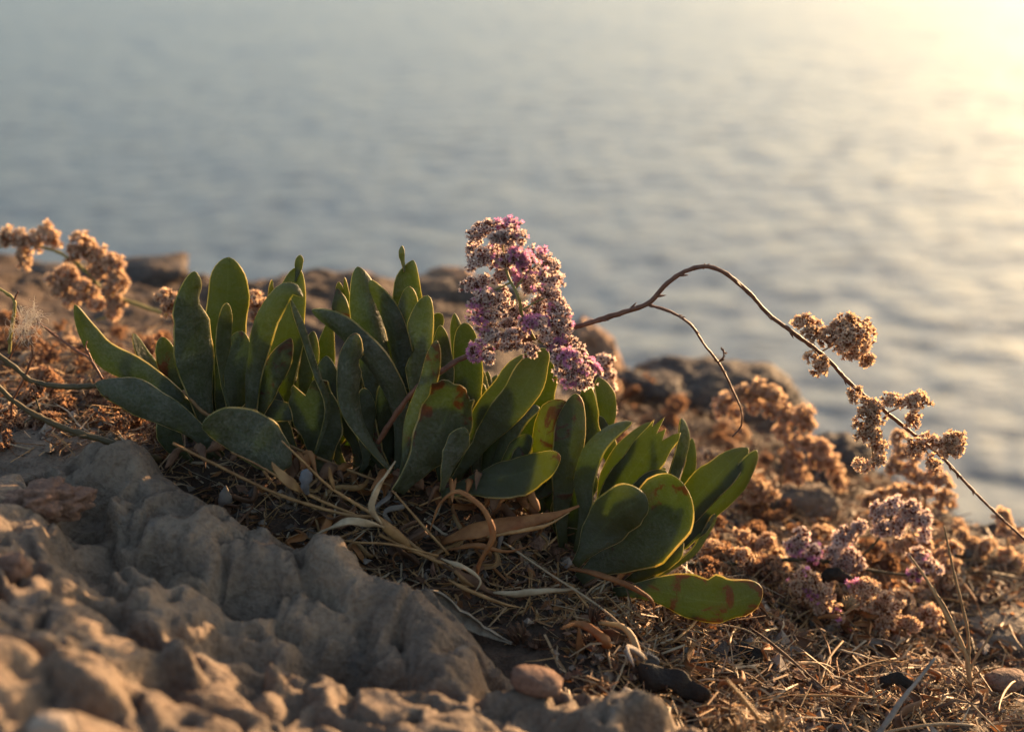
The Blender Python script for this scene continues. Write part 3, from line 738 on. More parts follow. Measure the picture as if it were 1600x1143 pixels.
RL = [
 ([(690,772),(755,752),(820,735),(880,714)], -.022, -.026, 66, (.30,.15,.8), dict(prof='strap', roll=-12, cup=.15, twist=15)),
 ([(862,760),(850,700),(862,650),(886,628)], .0, .004, 44, (.5,.2,.9), dict(roll=-20)),
 ([(882,880),(878,790),(892,700),(898,620)], -.008, -.002, 52, (.45,.35,.3), dict(prof='strap', cup=.2)),
 ([(925,720),(918,660),(918,600)], .008, .012, 38, G, dict(prof='strap')),
 ([(944,700),(950,640),(936,590)], .02, .022, 34, G, dict(prof='strap')),
 ([(900,862),(913,800),(910,745),(926,700),(952,676),(988,660)], -.024, -.018, 42, (.05,.7,.3), dict(prof='strap', roll=-18, twist=-35, cup=.3)),
 ([(935,820),(955,750),(985,695),(1010,657)], -.002, .004, 44, (.05,.3,.5), dict(prof='strap', roll=-12)),
 ([(935,830),(975,755),(1018,700),(1056,652)], -.010, -.002, 64, (.05,.15,.45), dict(prof='torn', cuts=((.25,.35,.10),), cup=.1)),
 ([(1040,790),(1058,735),(1070,690),(1069,654)], .004, .008, 26, GR, dict(prof='strap', roll=50)),
 ([(1060,790),(1078,735),(1082,686)], .012, .014, 22, DK, dict(prof='strap')),
 ([(1030,865),(1078,790),(1128,735),(1163,695)], -.006, .003, 64, (.0,.08,.55), dict(prof='strap', cup=.1, roll=4)),
 ([(1040,872),(1100,806),(1150,760),(1184,704)], -.0075, .002, 40, (.0,.08,.55), dict(prof='strap', cup=.1, roll=4, wave=.02)),
 ([(975,800),(1005,765),(1040,736)], -.014, -.012, 36, (.0,.1,.6), dict(prof='strap')),
 ([(905,905),(962,862),(1020,812),(1080,760)], -.030, -.028, 112, (.30,.45,.3), dict(prof='strap', cup=.10, roll=6, wave=.03)),
 ([(900,882),(930,840),(968,798),(1008,772)], -.038, -.040, 86, (.22,.25,.5), dict(cup=.2, roll=-6)),
 ([(972,915),(1010,890),(1040,868),(1066,843)], -.022, -.020, 44, (.0,.1,.8), dict(prof='strap')),
 ([(1052,885),(1085,862),(1103,830),(1116,800)], -.006, -.002, 17, GR, dict(prof='strap', roll=55)),
 ([(958,925),(1025,922),(1090,935),(1145,940),(1184,930)], -.030, -.044, 84, (.56,.1,.25), dict(prof='spat', cup=.08, roll=2, wave=.03, notches=((.62,1,.06,.32),(.80,-1,.05,.2)))),
 ([(895,840),(905,780),(930,740)], .004, .006, 40, DK, dict(prof='strap')),
 ([(960,850),(1000,800),(1050,770)], -.002, .0, 50, DK, dict(prof='strap')),
 ([(1000,900),(1060,840),(1110,800)], -.004, .0, 44, G, dict(prof='strap')),
 ([(840,800),(848,750),(870,690)], .006, .008, 44, DK, dict(prof='strap')),
 ([(790,780),(800,720),(830,680)], .0, .0, 40, DK, dict(prof='strap')),
 ([(900,800),(888,740),(870,700)], .012, .014, 36, G, dict(prof='strap')),
 ([(960,740),(945,690),(925,650)], .016, .018, 34, G, dict(prof='strap')),
]
for pts, y0, y1, w, c, kw in RL: leaf(PR, zz(rooted(pts, CROWN_R), y0, y1), w, c, **kw)
rf = random.Random(21)
for q in range(52):                                   # the crowded inner leaves of the clump
    c = rf.choice(CROWN_L); bx, by = c[0]+rf.uniform(-25, 25), c[1]+rf.uniform(-6, 8)
    tx = min(max(bx+rf.gauss(0, 55), 235), 845); top = np.interp(tx, [230,300,380,560,650,720,850], [570,500,485,490,490,540,610])
    ty = max(top+rf.uniform(0, 45), by-rf.uniform(70, 230)); y0 = rf.uniform(.0, .034)
    mx, my = mix(bx, tx, .5)+rf.uniform(-14, 14), mix(by, ty, .5)
    leaf(PL, zz([(bx, by), (mx, my), (tx, ty)], y0, y0+rf.uniform(0, .012)), rf.uniform(28, 50), rf.choice([DK, G, DK, BR, GR]), prof='strap', roll=rf.uniform(-35, 35), cup=rf.uniform(.05, .3), twist=rf.uniform(-25, 25))
for q in range(22):
    c = rf.choice(CROWN_R); bx, by = c[0]+rf.uniform(-25, 25), c[1]+rf.uniform(-6, 8)
    tx = min(max(bx+rf.gauss(30, 55), 820), 1090); top = np.interp(tx, [820,900,960,1050,1100], [690,670,690,700,770])
    ty = max(top+rf.uniform(0, 40), by-rf.uniform(60, 190)); y0 = rf.uniform(-.004, .02)
    mx, my = mix(bx, tx, .5)+rf.uniform(-14, 14), mix(by, ty, .5)
    leaf(PR, zz([(bx, by), (mx, my), (tx, ty)], y0, y0+rf.uniform(0, .012)), rf.uniform(28, 48), rf.choice([DK, G, DK, BR]), prof='strap', roll=rf.uniform(-35, 35), cup=rf.uniform(.05, .3))
def dead_leaves(par, crowns, n):
    for q in range(n):
        c = rf.choice(crowns); bx, by = c[0]+rf.uniform(-30, 30), c[1]+rf.uniform(-8, 6); a = rf.uniform(-1, 1)
        L = rf.uniform(22, 60); y0 = rf.uniform(-.02, .0)
        me = blade('dead_leaf', [(bx, by-4, y0), (bx+a*L*.5, by-rf.uniform(0, 16), y0-.006), (bx+a*L, by+rf.uniform(4, 26), y0-rf.uniform(.008, .016))], rf.uniform(9, 24), [M[rf.choice(['dead_brown', 'dead_brown', 'dry_leaf'])]], prof=rf.choice(['lance', 'strap', 'ribbon']), roll=rf.uniform(-60, 60), twist=rf.uniform(-90, 90), cup=rf.uniform(.2, .9), wave=.15, seed=400+q, n=12, rim=False)
        part('dead_leaf', me, par)
dead_leaves(PL, CROWN_L, 40); dead_leaves(PR, CROWN_R, 20)

# flowering stems
yA = -.006
arch = [(590,692,-.012),(620,645,-.014),(655,602,-.016),(697,575,-.014),(730,556,-.010),(820,531,-.002),(890,513,yA),(960,492,yA),(1012,474,yA),(1040,445,yA),(1070,424,yA),(1105,416,yA),(1135,428,yA),(1170,457,yA),(1200,490,yA),(1240,520,yA),(1290,558,yA),(1330,600,yA),(1380,640,yA),(1430,680,0),(1470,712,.004),(1510,755,.008),(1560,805,.012),(1612,852,.016)]
ST = part('flower_stem', stem_mesh('flower_stem', [(arch, [9, 9, 8.5, 8, 7.5, 7, 6.5, 6, 5, 4])], M['stem_red'], 9, 30, 5), PL)
tw = [(1014,476,yA),(1050,488,yA),(1080,508,yA),(1100,538,yA),(1125,570,yA),(1145,610,yA),(1158,640,yA),(1158,665,yA),(1144,682,yA)]
tws = [([(1122,566,yA),(1130,558,yA-.001),(1131,549,yA)], [3.4,3,2]), ([(1131,549,yA),(1127,543,yA)], [3,1]), ([(1131,551,yA),(1136,552,yA)], [2.4,1])]
part('twig', stem_mesh('twig', [(tw, [5, 4.2, 4, 3.6, 3.2, 3])]+tws, M['stem_red'], 6, 14, 6), PL)
part('twig', stem_mesh('twig', [([(1098,420,yA),(1105,414,yA),(1109,412,yA)], [3,3,1]), ([(1104,416,yA),(1100,411,yA)], [2.5,.8])], M['stem_red'], 6), PL)
part('twig', stem_mesh('twig', [([(835,530,-.006),(822,505,-.012),(815,488,-.016),(812,470,-.018),(806,455,-.018),(794,431,-.012),(788,405,-.010),(785,380,-.010)], [6,6,6,5.5,5,4,3]),
   ([(815,485,-.016),(840,470,-.010),(862,462,-.008)], [4,3,2]), ([(800,440,-.015),(770,455,-.010),(750,465,-.008)], [4,3,2]), ([(830,520,-.008),(790,522,-.012),(755,540,-.012)], [4,3,2]), ([(842,532,-.005),(868,545,-.012),(900,565,-.016)], [5,4,3]), ([(806,450,-.016),(830,420,-.008),(855,412,-.006)], [4,3,2])], M['stem_olive'], 7, 0, 7), PL)
FY = -.014
main = [
 ([(738,368),(748,357),(764,353),(782,355)], 15, 0, .12), ([(772,372),(792,365),(815,368)], 18, -.012, .16), ([(742,392),(739,378)], 12, .006, .02),
 ([(738,406),(762,398),(790,402)], 18, -.010, .02), ([(788,404),(812,398),(830,412)], 20, -.014, .34), ([(806,352),(790,348)], 10, -.004, .4),
 ([(836,392),(850,402),(864,416),(870,435)], 15, -.004, .02), ([(842,420),(858,436),(872,436)], 13, -.012, .10), ([(768,384),(800,386)], 13, .004, 0),
 ([(730,447),(744,440),(764,438)], 14, -.004, 0), ([(744,466),(762,462),(779,466)], 19, -.014, .22), ([(744,490),(760,490),(778,486)], 18, -.012, .10), ([(752,508),(770,506)], 14, -.010, .05),
 ([(846,451),(864,458),(876,468)], 16, -.008, .06), ([(858,478),(876,480),(884,486)], 16, -.008, .02), ([(852,500),(872,500),(888,508)], 14, -.010, .05), ([(866,514),(878,520)], 10, -.010, .02),
 ([(762,524),(780,520)], 15, -.014, .34), ([(790,524),(812,518)], 15, -.014, .06), ([(822,506),(838,500),(846,508)], 17, -.016, .45), ([(848,520),(856,528)], 13, -.012, .12),
 ([(738,548),(746,552)], 13, -.012, .38), ([(757,558),(768,552)], 11, -.014, -.2), ([(780,536),(800,538),(816,530)], 13, -.012, .02), ([(828,540),(830,550)], 10, -.012, -.2), ([(752,534),(742,538)], 11, -.008, .2),
 ([(862,540),(880,534),(900,536)], 14, -.012, .04), ([(866,552),(884,556),(904,552)], 18, -.022, .26), ([(876,574),(896,578),(916,572)], 18, -.022, .18), ([(904,556),(922,570),(930,580)], 16, -.016, .26), ([(886,592),(906,596),(922,596)], 13, -.018, .22), ([(872,588),(878,580)], 10, -.012, .2),
 ([(822,446),(838,450)], 12, .004, -.2), ([(842,466),(836,482)], 13, .004, -.2), ([(786,450),(792,470)], 12, .010, -.2), ([(818,476),(826,494)], 12, .010, -.2), ([(776,412),(800,420)], 14, .006, .0), ([(812,420),(838,424)], 14, .006, .1), ([(790,500),(806,510)], 14, .002, .1), ([(776,432),(790,428)], 10, .004, -.2), ([(806,432),(836,436)], 12, .0, .1), ([(800,480),(806,498)], 9, .008, -.2), ([(852,472),(842,490)], 12, .004, 0),
]
for i, (pts, r, y, pk) in enumerate(main):
    flower_cluster(ST, [(a, b+3, y) for a, b in pts], r*.83, FRESH(), 100+i, max(pk, 0) if pk >= 0 else 0, 5.7, 3.9)
archc = [
 ([(1243,503),(1258,503),(1274,510)], 11, 0), ([(1262,515),(1275,524)], 10, -.004), ([(1286,528),(1300,522)], 17, 0), ([(1300,518),(1318,508),(1336,504)], 15, 0), ([(1310,534),(1330,528),(1350,520)], 19, -.006), ([(1318,550),(1338,548),(1352,540)], 15, 0), ([(1350,508),(1360,518)], 11, .004), ([(1352,556),(1356,568)], 9, .002),
 ([(1262,558),(1270,556)], 6, -.006), ([(1282,560),(1284,574)], 9, -.006), ([(1275,578),(1282,582)], 6, -.006),
 ([(1335,616),(1342,612)], 13, -.006), ([(1352,630),(1368,636)], 13, -.004), ([(1348,654),(1372,652)], 15, -.006), ([(1346,676),(1368,676)], 16, -.006), ([(1366,692),(1378,700)], 12, -.004), ([(1378,712),(1366,722)], 11, -.004), ([(1352,730),(1338,722)], 9, -.004),
 ([(1386,622),(1402,628)], 13, -.004), ([(1418,630),(1434,624)], 14, -.004), ([(1440,618),(1444,632)], 9, 0), ([(1426,646),(1424,662)], 11, 0),
 ([(1424,700),(1440,696)], 12, 0), ([(1450,688),(1466,692)], 12, 0), ([(1478,690),(1492,684)], 17, .002), ([(1476,706),(1492,706)], 15, .002), ([(1496,678),(1502,700)], 8, .004), ([(1456,720),(1462,732)], 9, .003),
]
for i, (pts, r, y) in enumerate(archc):
    flower_cluster(ST, [(a, b, yA+y) for a, b in pts], r, DRY(), 300+i, 0, 6.4, 4.4)
part('twig', stem_mesh('twig', [([(1266,540,yA),(1278,556,yA-.004),(1280,572,yA-.006)], [3,2.6,2]), ([(1342,604,yA),(1350,630,yA-.004),(1360,660,yA-.006),(1362,690,yA-.006),(1364,720,yA-.004)], [3.5,3,3,2.6,2]), ([(1386,645,yA),(1410,634,yA),(1436,624,yA)], [3,2.5,2]), ([(1285,548,yA),(1310,535,yA-.004),(1345,520,yA)], [3,2.5,2]), ([(1440,690,0),(1470,692,.002),(1492,694,.002)], [3,2.5,2]), ([(1445,700,0),(1462,730,0)], [3,2])], M['stem_dry'], 6, 0, 9), PL)

# ------------------------------------------------------------------ dried flower stalks behind
def stalk(label, base, stems, clusters, mats, mat, seed, pink=0.0, spx=6.2, cpx=4.6, name='dried_flower_stalk', group='dried flower stalks'):
    t = thing(name, label, 'flower stalk', base_of(*base), group)
    s = part('stem', stem_mesh('stem', stems, M[mat], 7, 3, seed), t)
    for i, c in enumerate(clusters):
        x, yy, r = c[:3]; dep = c[3] if len(c) > 3 else 0; rs = random.Random(seed*100+i)
        dx, dy = rs.uniform(-1, 1)*r*.5, rs.uniform(-1, 1)*r*.4
        flower_cluster(t, [(x-dx, yy-dy, base[2]+dep), (x, yy+rs.uniform(-2, 2), base[2]+dep), (x+dx, yy+dy, base[2]+dep)], r*.8, mats, seed*100+i, pink, spx, cpx)
    return t
yb = .165
stalk('arching dried flower stalk standing in front of the big dark boulder', (1215, 780, yb),
  [([(1215,780,yb),(1222,740,yb),(1232,690,yb),(1238,650,yb),(1205,625,yb),(1150,618,yb),(1130,640,yb)], [6,5.5,5,5,4,3]), ([(1228,705,yb),(1262,690,yb),(1295,730,yb),(1308,752,yb)], [4,4,3])],
  [(1134,626,17),(1126,640,11),(1160,612,18),(1186,608,19),(1212,616,19),(1148,645,12),(1180,634,14),(1208,640,17),(1228,648,17),(1254,648,19),(1262,664,16),(1222,672,15),(1240,690,18),(1268,694,18),(1284,706,16),(1238,718,19),(1234,740,16),(1252,746,14),(1276,722,16),(1296,718,15),(1306,738,14),(1310,754,11)], DRY(), 'stem_dry', 41)
yb = .115
stalk('tan dried flower stalk hanging over the water below the arching red stem', (1440, 850, yb),
  [([(1440,850,yb),(1445,800,yb),(1440,745,yb),(1410,700,yb),(1402,685,yb)], [5,5,4,3]), ([(1443,770,yb),(1475,770,yb)], [4,3]), ([(1443,775,yb),(1395,770,yb),(1365,775,yb)], [4,3])],
  [(1404,684,13),(1412,705,16),(1396,728,16),(1420,735,17),(1432,712,12),(1440,745,14),(1460,738,14),(1474,752,16),(1480,774,14),(1470,786,11),(1398,768,14),(1374,772,13),(1358,784,10),(1426,766,16),(1448,768,11)], DRY(), 'stem_dry', 42)
yb = .045
stalk('dusky pink flower stalk blooming among the dried heads at the right', (1290, 885, yb),
  [([(1060,880,.02),(1130,880,.03),(1220,874,.04),(1290,876,yb),(1360,890,yb),(1430,900,yb)], [8,8,7,6,4]), ([(1330,884,yb),(1370,845,yb),(1395,805,yb)], [5,4,3])],
  [(1372,800,17),(1396,790,18),(1420,798,19),(1440,812,16),(1404,822,18),(1376,826,17),(1446,836,14),(1344,824,14),(1326,834,15),(1252,842,17),(1240,856,14),(1270,862,15),(1312,846,16),(1302,866,17),(1326,872,18),(1316,888,16),(1340,884,14),(1436,866,16),(1448,880,14),(1432,896,12),(1466,890,12)], FRESH(), 'stem_green', 43, .12)
yb = .11
stalk('dried flower stalk at the right edge above the water', (1590, 960, yb),
  [([(1590,960,yb),(1580,900,yb),(1575,850,yb),(1568,815,yb)], [5,4,3]), ([(1585,930,yb),(1540,870,yb),(1500,845,yb)], [4,3,3])],
  [(1566,806,14),(1574,824,17),(1590,840,14),(1500,838,14),(1516,852,16),(1540,852,14),(1530,872,13),(1506,866,12),(1572,868,15),(1588,878,17),(1600,898,18),(1504,890,14),(1512,906,12),(1590,920,14),(1562,924,11)], DRY(), 'stem_dry', 44)
yb = .02
stalk('low bent dried flower stalk just right of the lowest green leaf', (1290, 990, yb),
  [([(1290,990,yb),(1300,960,yb),(1290,920,yb),(1262,895,yb)], [5,4,3]), ([(1300,970,yb),(1360,940,yb),(1385,985,yb)], [4,4,3])],
  [(1254,896,13),(1272,908,16),(1246,918,14),(1268,932,17),(1290,926,16),(1286,950,17),(1304,962,16),(1310,982,13),(1338,920,15),(1358,916,15),(1350,940,16),(1372,950,16),(1384,934,14),(1388,968,16),(1376,990,15),(1366,1008,12),(1418,974,15),(1428,976,11),(1400,950,12)], DRY()[:2]+[M['petal']], 'stem_dry', 45, .05)
yb = .055
stalk('golden dried flower stalk between the dusky pink heads and the rosette', (1215, 960, yb),
  [([(1215,960,yb),(1225,920,yb),(1222,880,yb),(1205,850,yb)], [5,4,3]), ([(1222,900,yb),(1180,870,yb),(1160,840,yb)], [4,3,3])],
  [(1160,838,13),(1176,852,15),(1200,846,14),(1212,864,15),(1190,876,15),(1222,884,16),(1206,902,16),(1232,910,15),(1216,930,16),(1170,884,13),(1240,938,14)], DRY(), 'stem_dry', 51)
yb = .07
stalk('golden dried flower stalk under the hanging tan stalk near the water', (1480, 960, yb),
  [([(1480,960,yb),(1470,920,yb),(1475,880,yb),(1500,850,yb)], [5,4,3]), ([(1472,905,yb),(1430,860,yb),(1400,850,yb)], [4,3,3])],
  [(1490,856,14),(1470,868,15),(1484,884,15),(1462,890,14),(1476,908,16),(1456,920,15),(1480,934,14),(1500,920,13),(1406,852,14),(1424,846,14),(1446,850,13)], DRY(), 'stem_dry', 52)
yb = .12
stalk('faint dried flower stalk low behind the tall two lobed leaf', (1200, 790, yb),
  [([(1200,790,yb),(1180,760,yb),(1150,735,yb),(1115,715,yb)], [5,4,3])],
  [(1112,712,13),(1130,722,14),(1150,730,14),(1168,746,14),(1140,748,13),(1186,758,14),(1178,774,13),(1204,772,14)], DRY(), 'stem_dry', 53)
yb = .16
stalk('arching dried flower stalk with round tan heads at the upper left', (265, 492, yb),
  [([(265,492,yb),(215,476,yb),(165,455,yb),(135,425,yb),(105,402,yb),(80,390,yb),(30,380,yb),(-20,392,yb)], [7,7,6,6,5,4,3]), ([(165,460,yb),(178,478,yb),(172,492,yb),(150,500,yb)], [4,4,3])],
  [(12,372,17),(34,374,17),(56,374,18),(74,366,14),(72,356,9),(84,378,11),(38,398,13),(38,408,9),(128,384,20),(142,396,15),(118,400,12),(160,408,20),(180,412,17),(150,424,15),(188,436,17),(172,448,15),(108,432,17),(84,436,17),(100,450,16),(124,446,17),(140,456,17),(112,466,15),(150,474,12),(180,470,16),(178,488,13),(186,476,11)], DRY(), 'stem_olive', 46, 0)
yb = .09
stalk('short dried flower stalk half hidden behind the two tallest leaves', (275, 520, yb), [([(275,520,yb),(268,490,yb),(262,468,yb)], [5,4,3])], [(258,462,14),(272,466,15),(266,482,13)], DRY(), 'stem_dry', 47)
stalk('dried flower head peeping out between the tall leaves near the left', (405, 540, yb), [([(405,540,yb),(403,500,yb),(402,475,yb)], [5,4,3])], [(396,468,13),(408,478,13),(400,492,12)], DRY(), 'stem_dry', 48)
stalk('dried pinkish flower stalk tucked behind the right end of the flower head', (950, 680, .07), [([(950,680,.07),(945,640,.07),(945,580,.07)], [5,4,3])], [(944,566,14),(950,584,16),(950,604,15),(940,622,13),(950,640,14),(938,652,11)], FRESH(), 'stem_dry', 49)

# in-focus side stems at the left
yl = -.012
LS = thing('branched_stem', 'dark branching flower stem with bare red twigs at the left edge', 'plant stem', base_of(240, 715, yl))
part('stem', stem_mesh('stem', [([(248,718,yl+.01),(205,702,yl),(170,690,yl),(110,672,yl),(60,650,yl),(20,625,yl),(-15,590,yl)], [12,12,11,11,10,9,8])], M['stem_green'], 8, 4, 1), LS)
part('stem', stem_mesh('stem', [([(160,602,yl),(120,604,yl),(90,603,yl),(50,595,yl),(25,575,yl),(-15,545,yl)], [9,9,9,8.5,8,7])], M['stem_green'], 8, 2, 2), LS)
part('stem', stem_mesh('stem', [([(15,552,yl),(17,520,yl),(22,487,yl),(20,466,yl),(-10,445,yl)], [6,5.5,6,5,4])], M['stem_olive'], 7, 2, 3), LS)
part('twig', stem_mesh('twig', [([(21,478,yl),(24,464,yl),(29,455,yl)], [4,3.4,2]), ([(14,560,yl),(24,540,yl),(34,520,yl),(42,514,yl)], [4,3.5,3,2])], M['stem_red'], 6, 2, 4), LS)
part('twig', stem_mesh('twig', [([(18,650,yl),(20,625,yl),(38,590,yl),(50,555,yl),(48,525,yl)], [4,4.4,5,4,3])], M['stem_red'], 6, 4, 5), LS)
part('twig', stem_mesh('twig', [([(58,503,yl+.01),(88,525,yl+.01),(120,548,yl+.005),(140,560,yl),(160,592,yl)], [3.5,4,4.5,4.5,5]), ([(148,576,yl),(140,555,yl),(134,543,yl),(136,533,yl)], [4,4,3.6,2])], M['stem_red'], 6, 5, 6), LS)
part('twig', stem_mesh('twig', [([(38,660,yl-.002),(50,652,yl-.002)], [3,3]), ([(62,640,yl),(56,622,yl),(52,608,yl)], [3,3,2])], M['stem_green'], 6, 0, 7), LS)
flower_cluster(LS, [(56,606,yl),(62,610,yl)], 11, DULL(), 801, 0, 5, 3.4)
def fluff():
    items = []; c0 = np.array(P(40, 503, yl-.004)); k = pix(yl); rs = np.random.default_rng(5)
    for q in range(150):
        d = rs.normal(size=3); d /= np.linalg.norm(d); lob = [(0, 0, 4), (-14, 2, -16), (12, -3, 12), (4, 0, -20)][q % 4]; c = c0+np.array(lob)*k+d*rs.uniform(0, 1)**.7*np.array([14, 12, 13])*k
        pts = [c]; v = rs.normal(size=3)
        for s in range(5):
            v = v+rs.normal(size=3)*.9; v /= np.linalg.norm(v)
            nxt = pts[-1]+v*k*7; pts.append(nxt)
        items.append(tube(pts, [.22*k*1.1, .28*k*1.1, .1*k], 3, 9))
    V, F = merge(items); o = single('seed_fluff', mesh_tri('seed_fluff', V, F, [M['fluff']], smooth=True), 'white woolly tuft of seed fluff caught on the twig at the left edge', 'seed fluff')
    return o
fluff()

# ------------------------------------------------------------------ prominent dry pieces in front
def straw(name, label, paths, mat, cat='straw', group='single dry straws in the litter', seed=0, flat=1.0, jit=.06):
    items = []
    for pts, wd in paths:
        k = pix(np.mean([p[2] for p in pts])); items.append(tube([P(*p) for p in pts], [w*k/2 for w in wd], 7, max(8, 6*(len(pts)-1)+1), jit, seed, flat))
    V, F = merge(items); return single(name, mesh_tri(name, V, F, [M[mat]], smooth=True), label, cat, group)
def dryblade(name, label, pts, w, mat, cat='dry leaf', group='dry leaves in the litter', **kw):
    me = blade(name, pts, w, [M[mat]], rim=False, **kw); return single(name, me, label, cat, group)
yd = -.045
GS = thing('grass_stalk', 'long jointed dry grass stalk slanting down below the round grey leaf', 'grass stalk', base_of(700, 885, yd))
part('stem', stem_mesh('stem', [([(705,890,yd),(649,854,yd),(596,812,yd),(543,804,yd-.003),(470,784,yd-.004),(414,763,yd-.004),(340,727,yd-.004),(270,692,yd-.004)], [6,6.5,6.5,6,5.5,5.5,5,4])], M['straw'], 8, 0, 1), GS)
part('stem', stem_mesh('stem', [([(596,812,yd),(576,799,yd+.004),(545,780,yd+.004),(511,757,yd+.005),(475,722,yd+.005),(440,688,yd+.006)], [7,6.5,5.5,4,3.5,2.6])], M['straw'], 8, 0, 2), GS)
part('stem', stem_mesh('stem', [([(560,806,yd+.002),(520,790,yd),(479,771,yd),(430,742,yd),(395,722,yd),(361,706,yd)], [5.5,5.5,5,4,3.2,2.6])], M['straw'], 8, 0, 3), GS)
part('stem', stem_mesh('stem', [([(700,884,yd-.002),(650,862,yd-.002),(620,848,yd-.002),(592,834,yd-.002)], [7,6.5,6,7])], M['straw'], 8, 0, 4), GS)
for pts, w, mat, kw in [
  ([(596,818,yd-.004),(580,793,yd-.006),(590,765,yd-.004),(600,748,yd-.002),(618,720,yd)], 11, 'straw_pale', dict(prof='ribbon', twist=220, roll=30)),
  ([(600,822,yd-.004),(575,818,yd-.010),(543,813,yd-.012),(515,824,yd-.012),(491,836,yd-.010)], 13, 'straw_pale', dict(prof='ribbon', twist=260, roll=20)),
  ([(470,768,yd-.003),(455,755,yd-.005),(432,733,yd-.005),(424,721,yd-.005)], 18, 'straw', dict(prof='lance', roll=20)),
  ([(522,765,yd),(517,745,yd),(514,728,yd)], 7, 'straw', dict(prof='lance', roll=30)),
  ([(640,852,yd),(605,818,yd-.003),(580,800,yd-.003)], 20, 'straw', dict(prof='ribbon', roll=40, cup=.8))]:
    part('blade', blade('blade', pts, w, [M[mat]], rim=False, **kw), GS)
dryblade('curled_leaf', 'tan ribbon leaf curled into a tall hook in front of the plant', [(742,908,yd-.004),(750,878,yd-.006),(771,838,yd-.006),(762,805,yd-.004),(744,783,yd-.002),(714,766,yd),(688,785,yd+.002),(676,815,yd+.002),(670,835,yd+.002)], 10, 'dry_leaf', prof='ribbon', twist=150, roll=38, cup=.7, n=44, seed=3, wave=.16, thick=.0006)
dryblade('dry_leaf', 'broad flat tan leaf lying level under the rosette', [(690,846,-.03),(740,828,-.034),(800,818,-.032),(860,806,-.03),(905,790,-.026)], 28, 'dry_leaf', prof='ribbon', roll=-25, twist=20, cup=.3, seed=4, n=28, wave=.1, thick=.0006)
for _q in range(5):
    dryblade('dry_leaf', ['thin torn strip curling at the foot of the hooked ribbon leaf', 'split straw coloured strip beside the foot of the hooked ribbon leaf', 'narrow frayed strip under the broad flat tan leaf', 'twisted tan strip below the broad flat tan leaf', 'short frayed strip above the cream bark strip'][_q], [[(700,880,-.05),(715,895,-.054),(735,912,-.054),(775,922,-.05)],[(690,872,-.05),(720,884,-.055),(750,905,-.056),(742,925,-.056)],[(760,838,-.036),(800,832,-.04),(850,822,-.038),(890,800,-.034)],[(700,858,-.04),(745,852,-.045),(790,862,-.046),(830,852,-.044)],[(700,905,-.055),(740,925,-.058),(775,940,-.06),(820,950,-.06)]][_q], [9,8,7,9,8][_q], ['straw','straw_pale','straw','dry_leaf','straw'][_q], prof='ribbon', twist=[160,240,90,200,180][_q], roll=30, cup=.6, wave=.2, thick=.0005, seed=70+_q, n=24)
dryblade('dry_leaf', 'crumpled brown leaf sheath at the foot of the hooked ribbon leaf', [(690,880,yd-.004),(712,892,yd-.008),(745,915,yd-.008),(790,936,yd-.004)], 17, 'dead_brown', prof='lance', roll=35, cup=1.0, wave=.4, seed=5, thick=.0006, n=30, notches=((.3,1,.08,.6),(.6,-1,.06,.7),(.75,1,.05,.5)))
dryblade('dry_leaf', 'torn pale leaf strip pointing right from the hooked ribbon leaf', [(765,925,yd-.006),(810,928,yd-.006),(850,924,yd-.006),(906,919,yd-.004)], 13, 'straw_pale', prof='lance', roll=40, cup=.5, wave=.2, seed=6)
dryblade('bark_strip', 'cream curved strip of bark resting on the edge of the pitted rock', [(628,934,-.062),(660,928,-.064),(690,934,-.066),(722,962,-.068),(760,985,-.07),(800,1004,-.072)], 27, 'bark', 'bark', 'pieces of bark', prof='ribbon', roll=25, cup=-.9, wave=.12, thick=.002, n=34, seed=7, notches=((.5,1,.08,.4),(.3,-1,.06,.3),(.75,1,.05,.5)))
dryblade('bark_strip', 'dark splintered wood sliver beside the upper edge of the pitted rock', [(402,822,-.03),(420,842,-.032),(440,862,-.034),(462,880,-.034)], 22, 'wood_grey', 'bark', 'pieces of bark', prof='lance', roll=20, cup=-.5, thick=.003, seed=8)
dryblade('flower_scrap', 'bluish white papery scrap stuck between the dry straws', [(480,772,-.046),(478,755,-.05),(479,732,-.05)], 22, 'scrap', 'scrap', None, prof='strap', roll=20, cup=.5, wave=.2, seed=9)
dryblade('dry_leaf', 'small grey brown withered leaf standing in the shade below the round leaf', [(352,800,-.02),(352,780,-.022),(353,758,-.022)], 24, 'wood_grey', prof='lance', roll=10, cup=.5, seed=10)
dryblade('curled_leaf', 'thin brown leaf drooping over in front of the lowest green leaf', [(888,888,-.045),(920,892,-.05),(960,905,-.054),(995,922,-.056),(1018,938,-.058),(1022,960,-.056)], 10, 'dry_leaf', prof='ribbon', twist=160, cup=.5, n=30, seed=11)
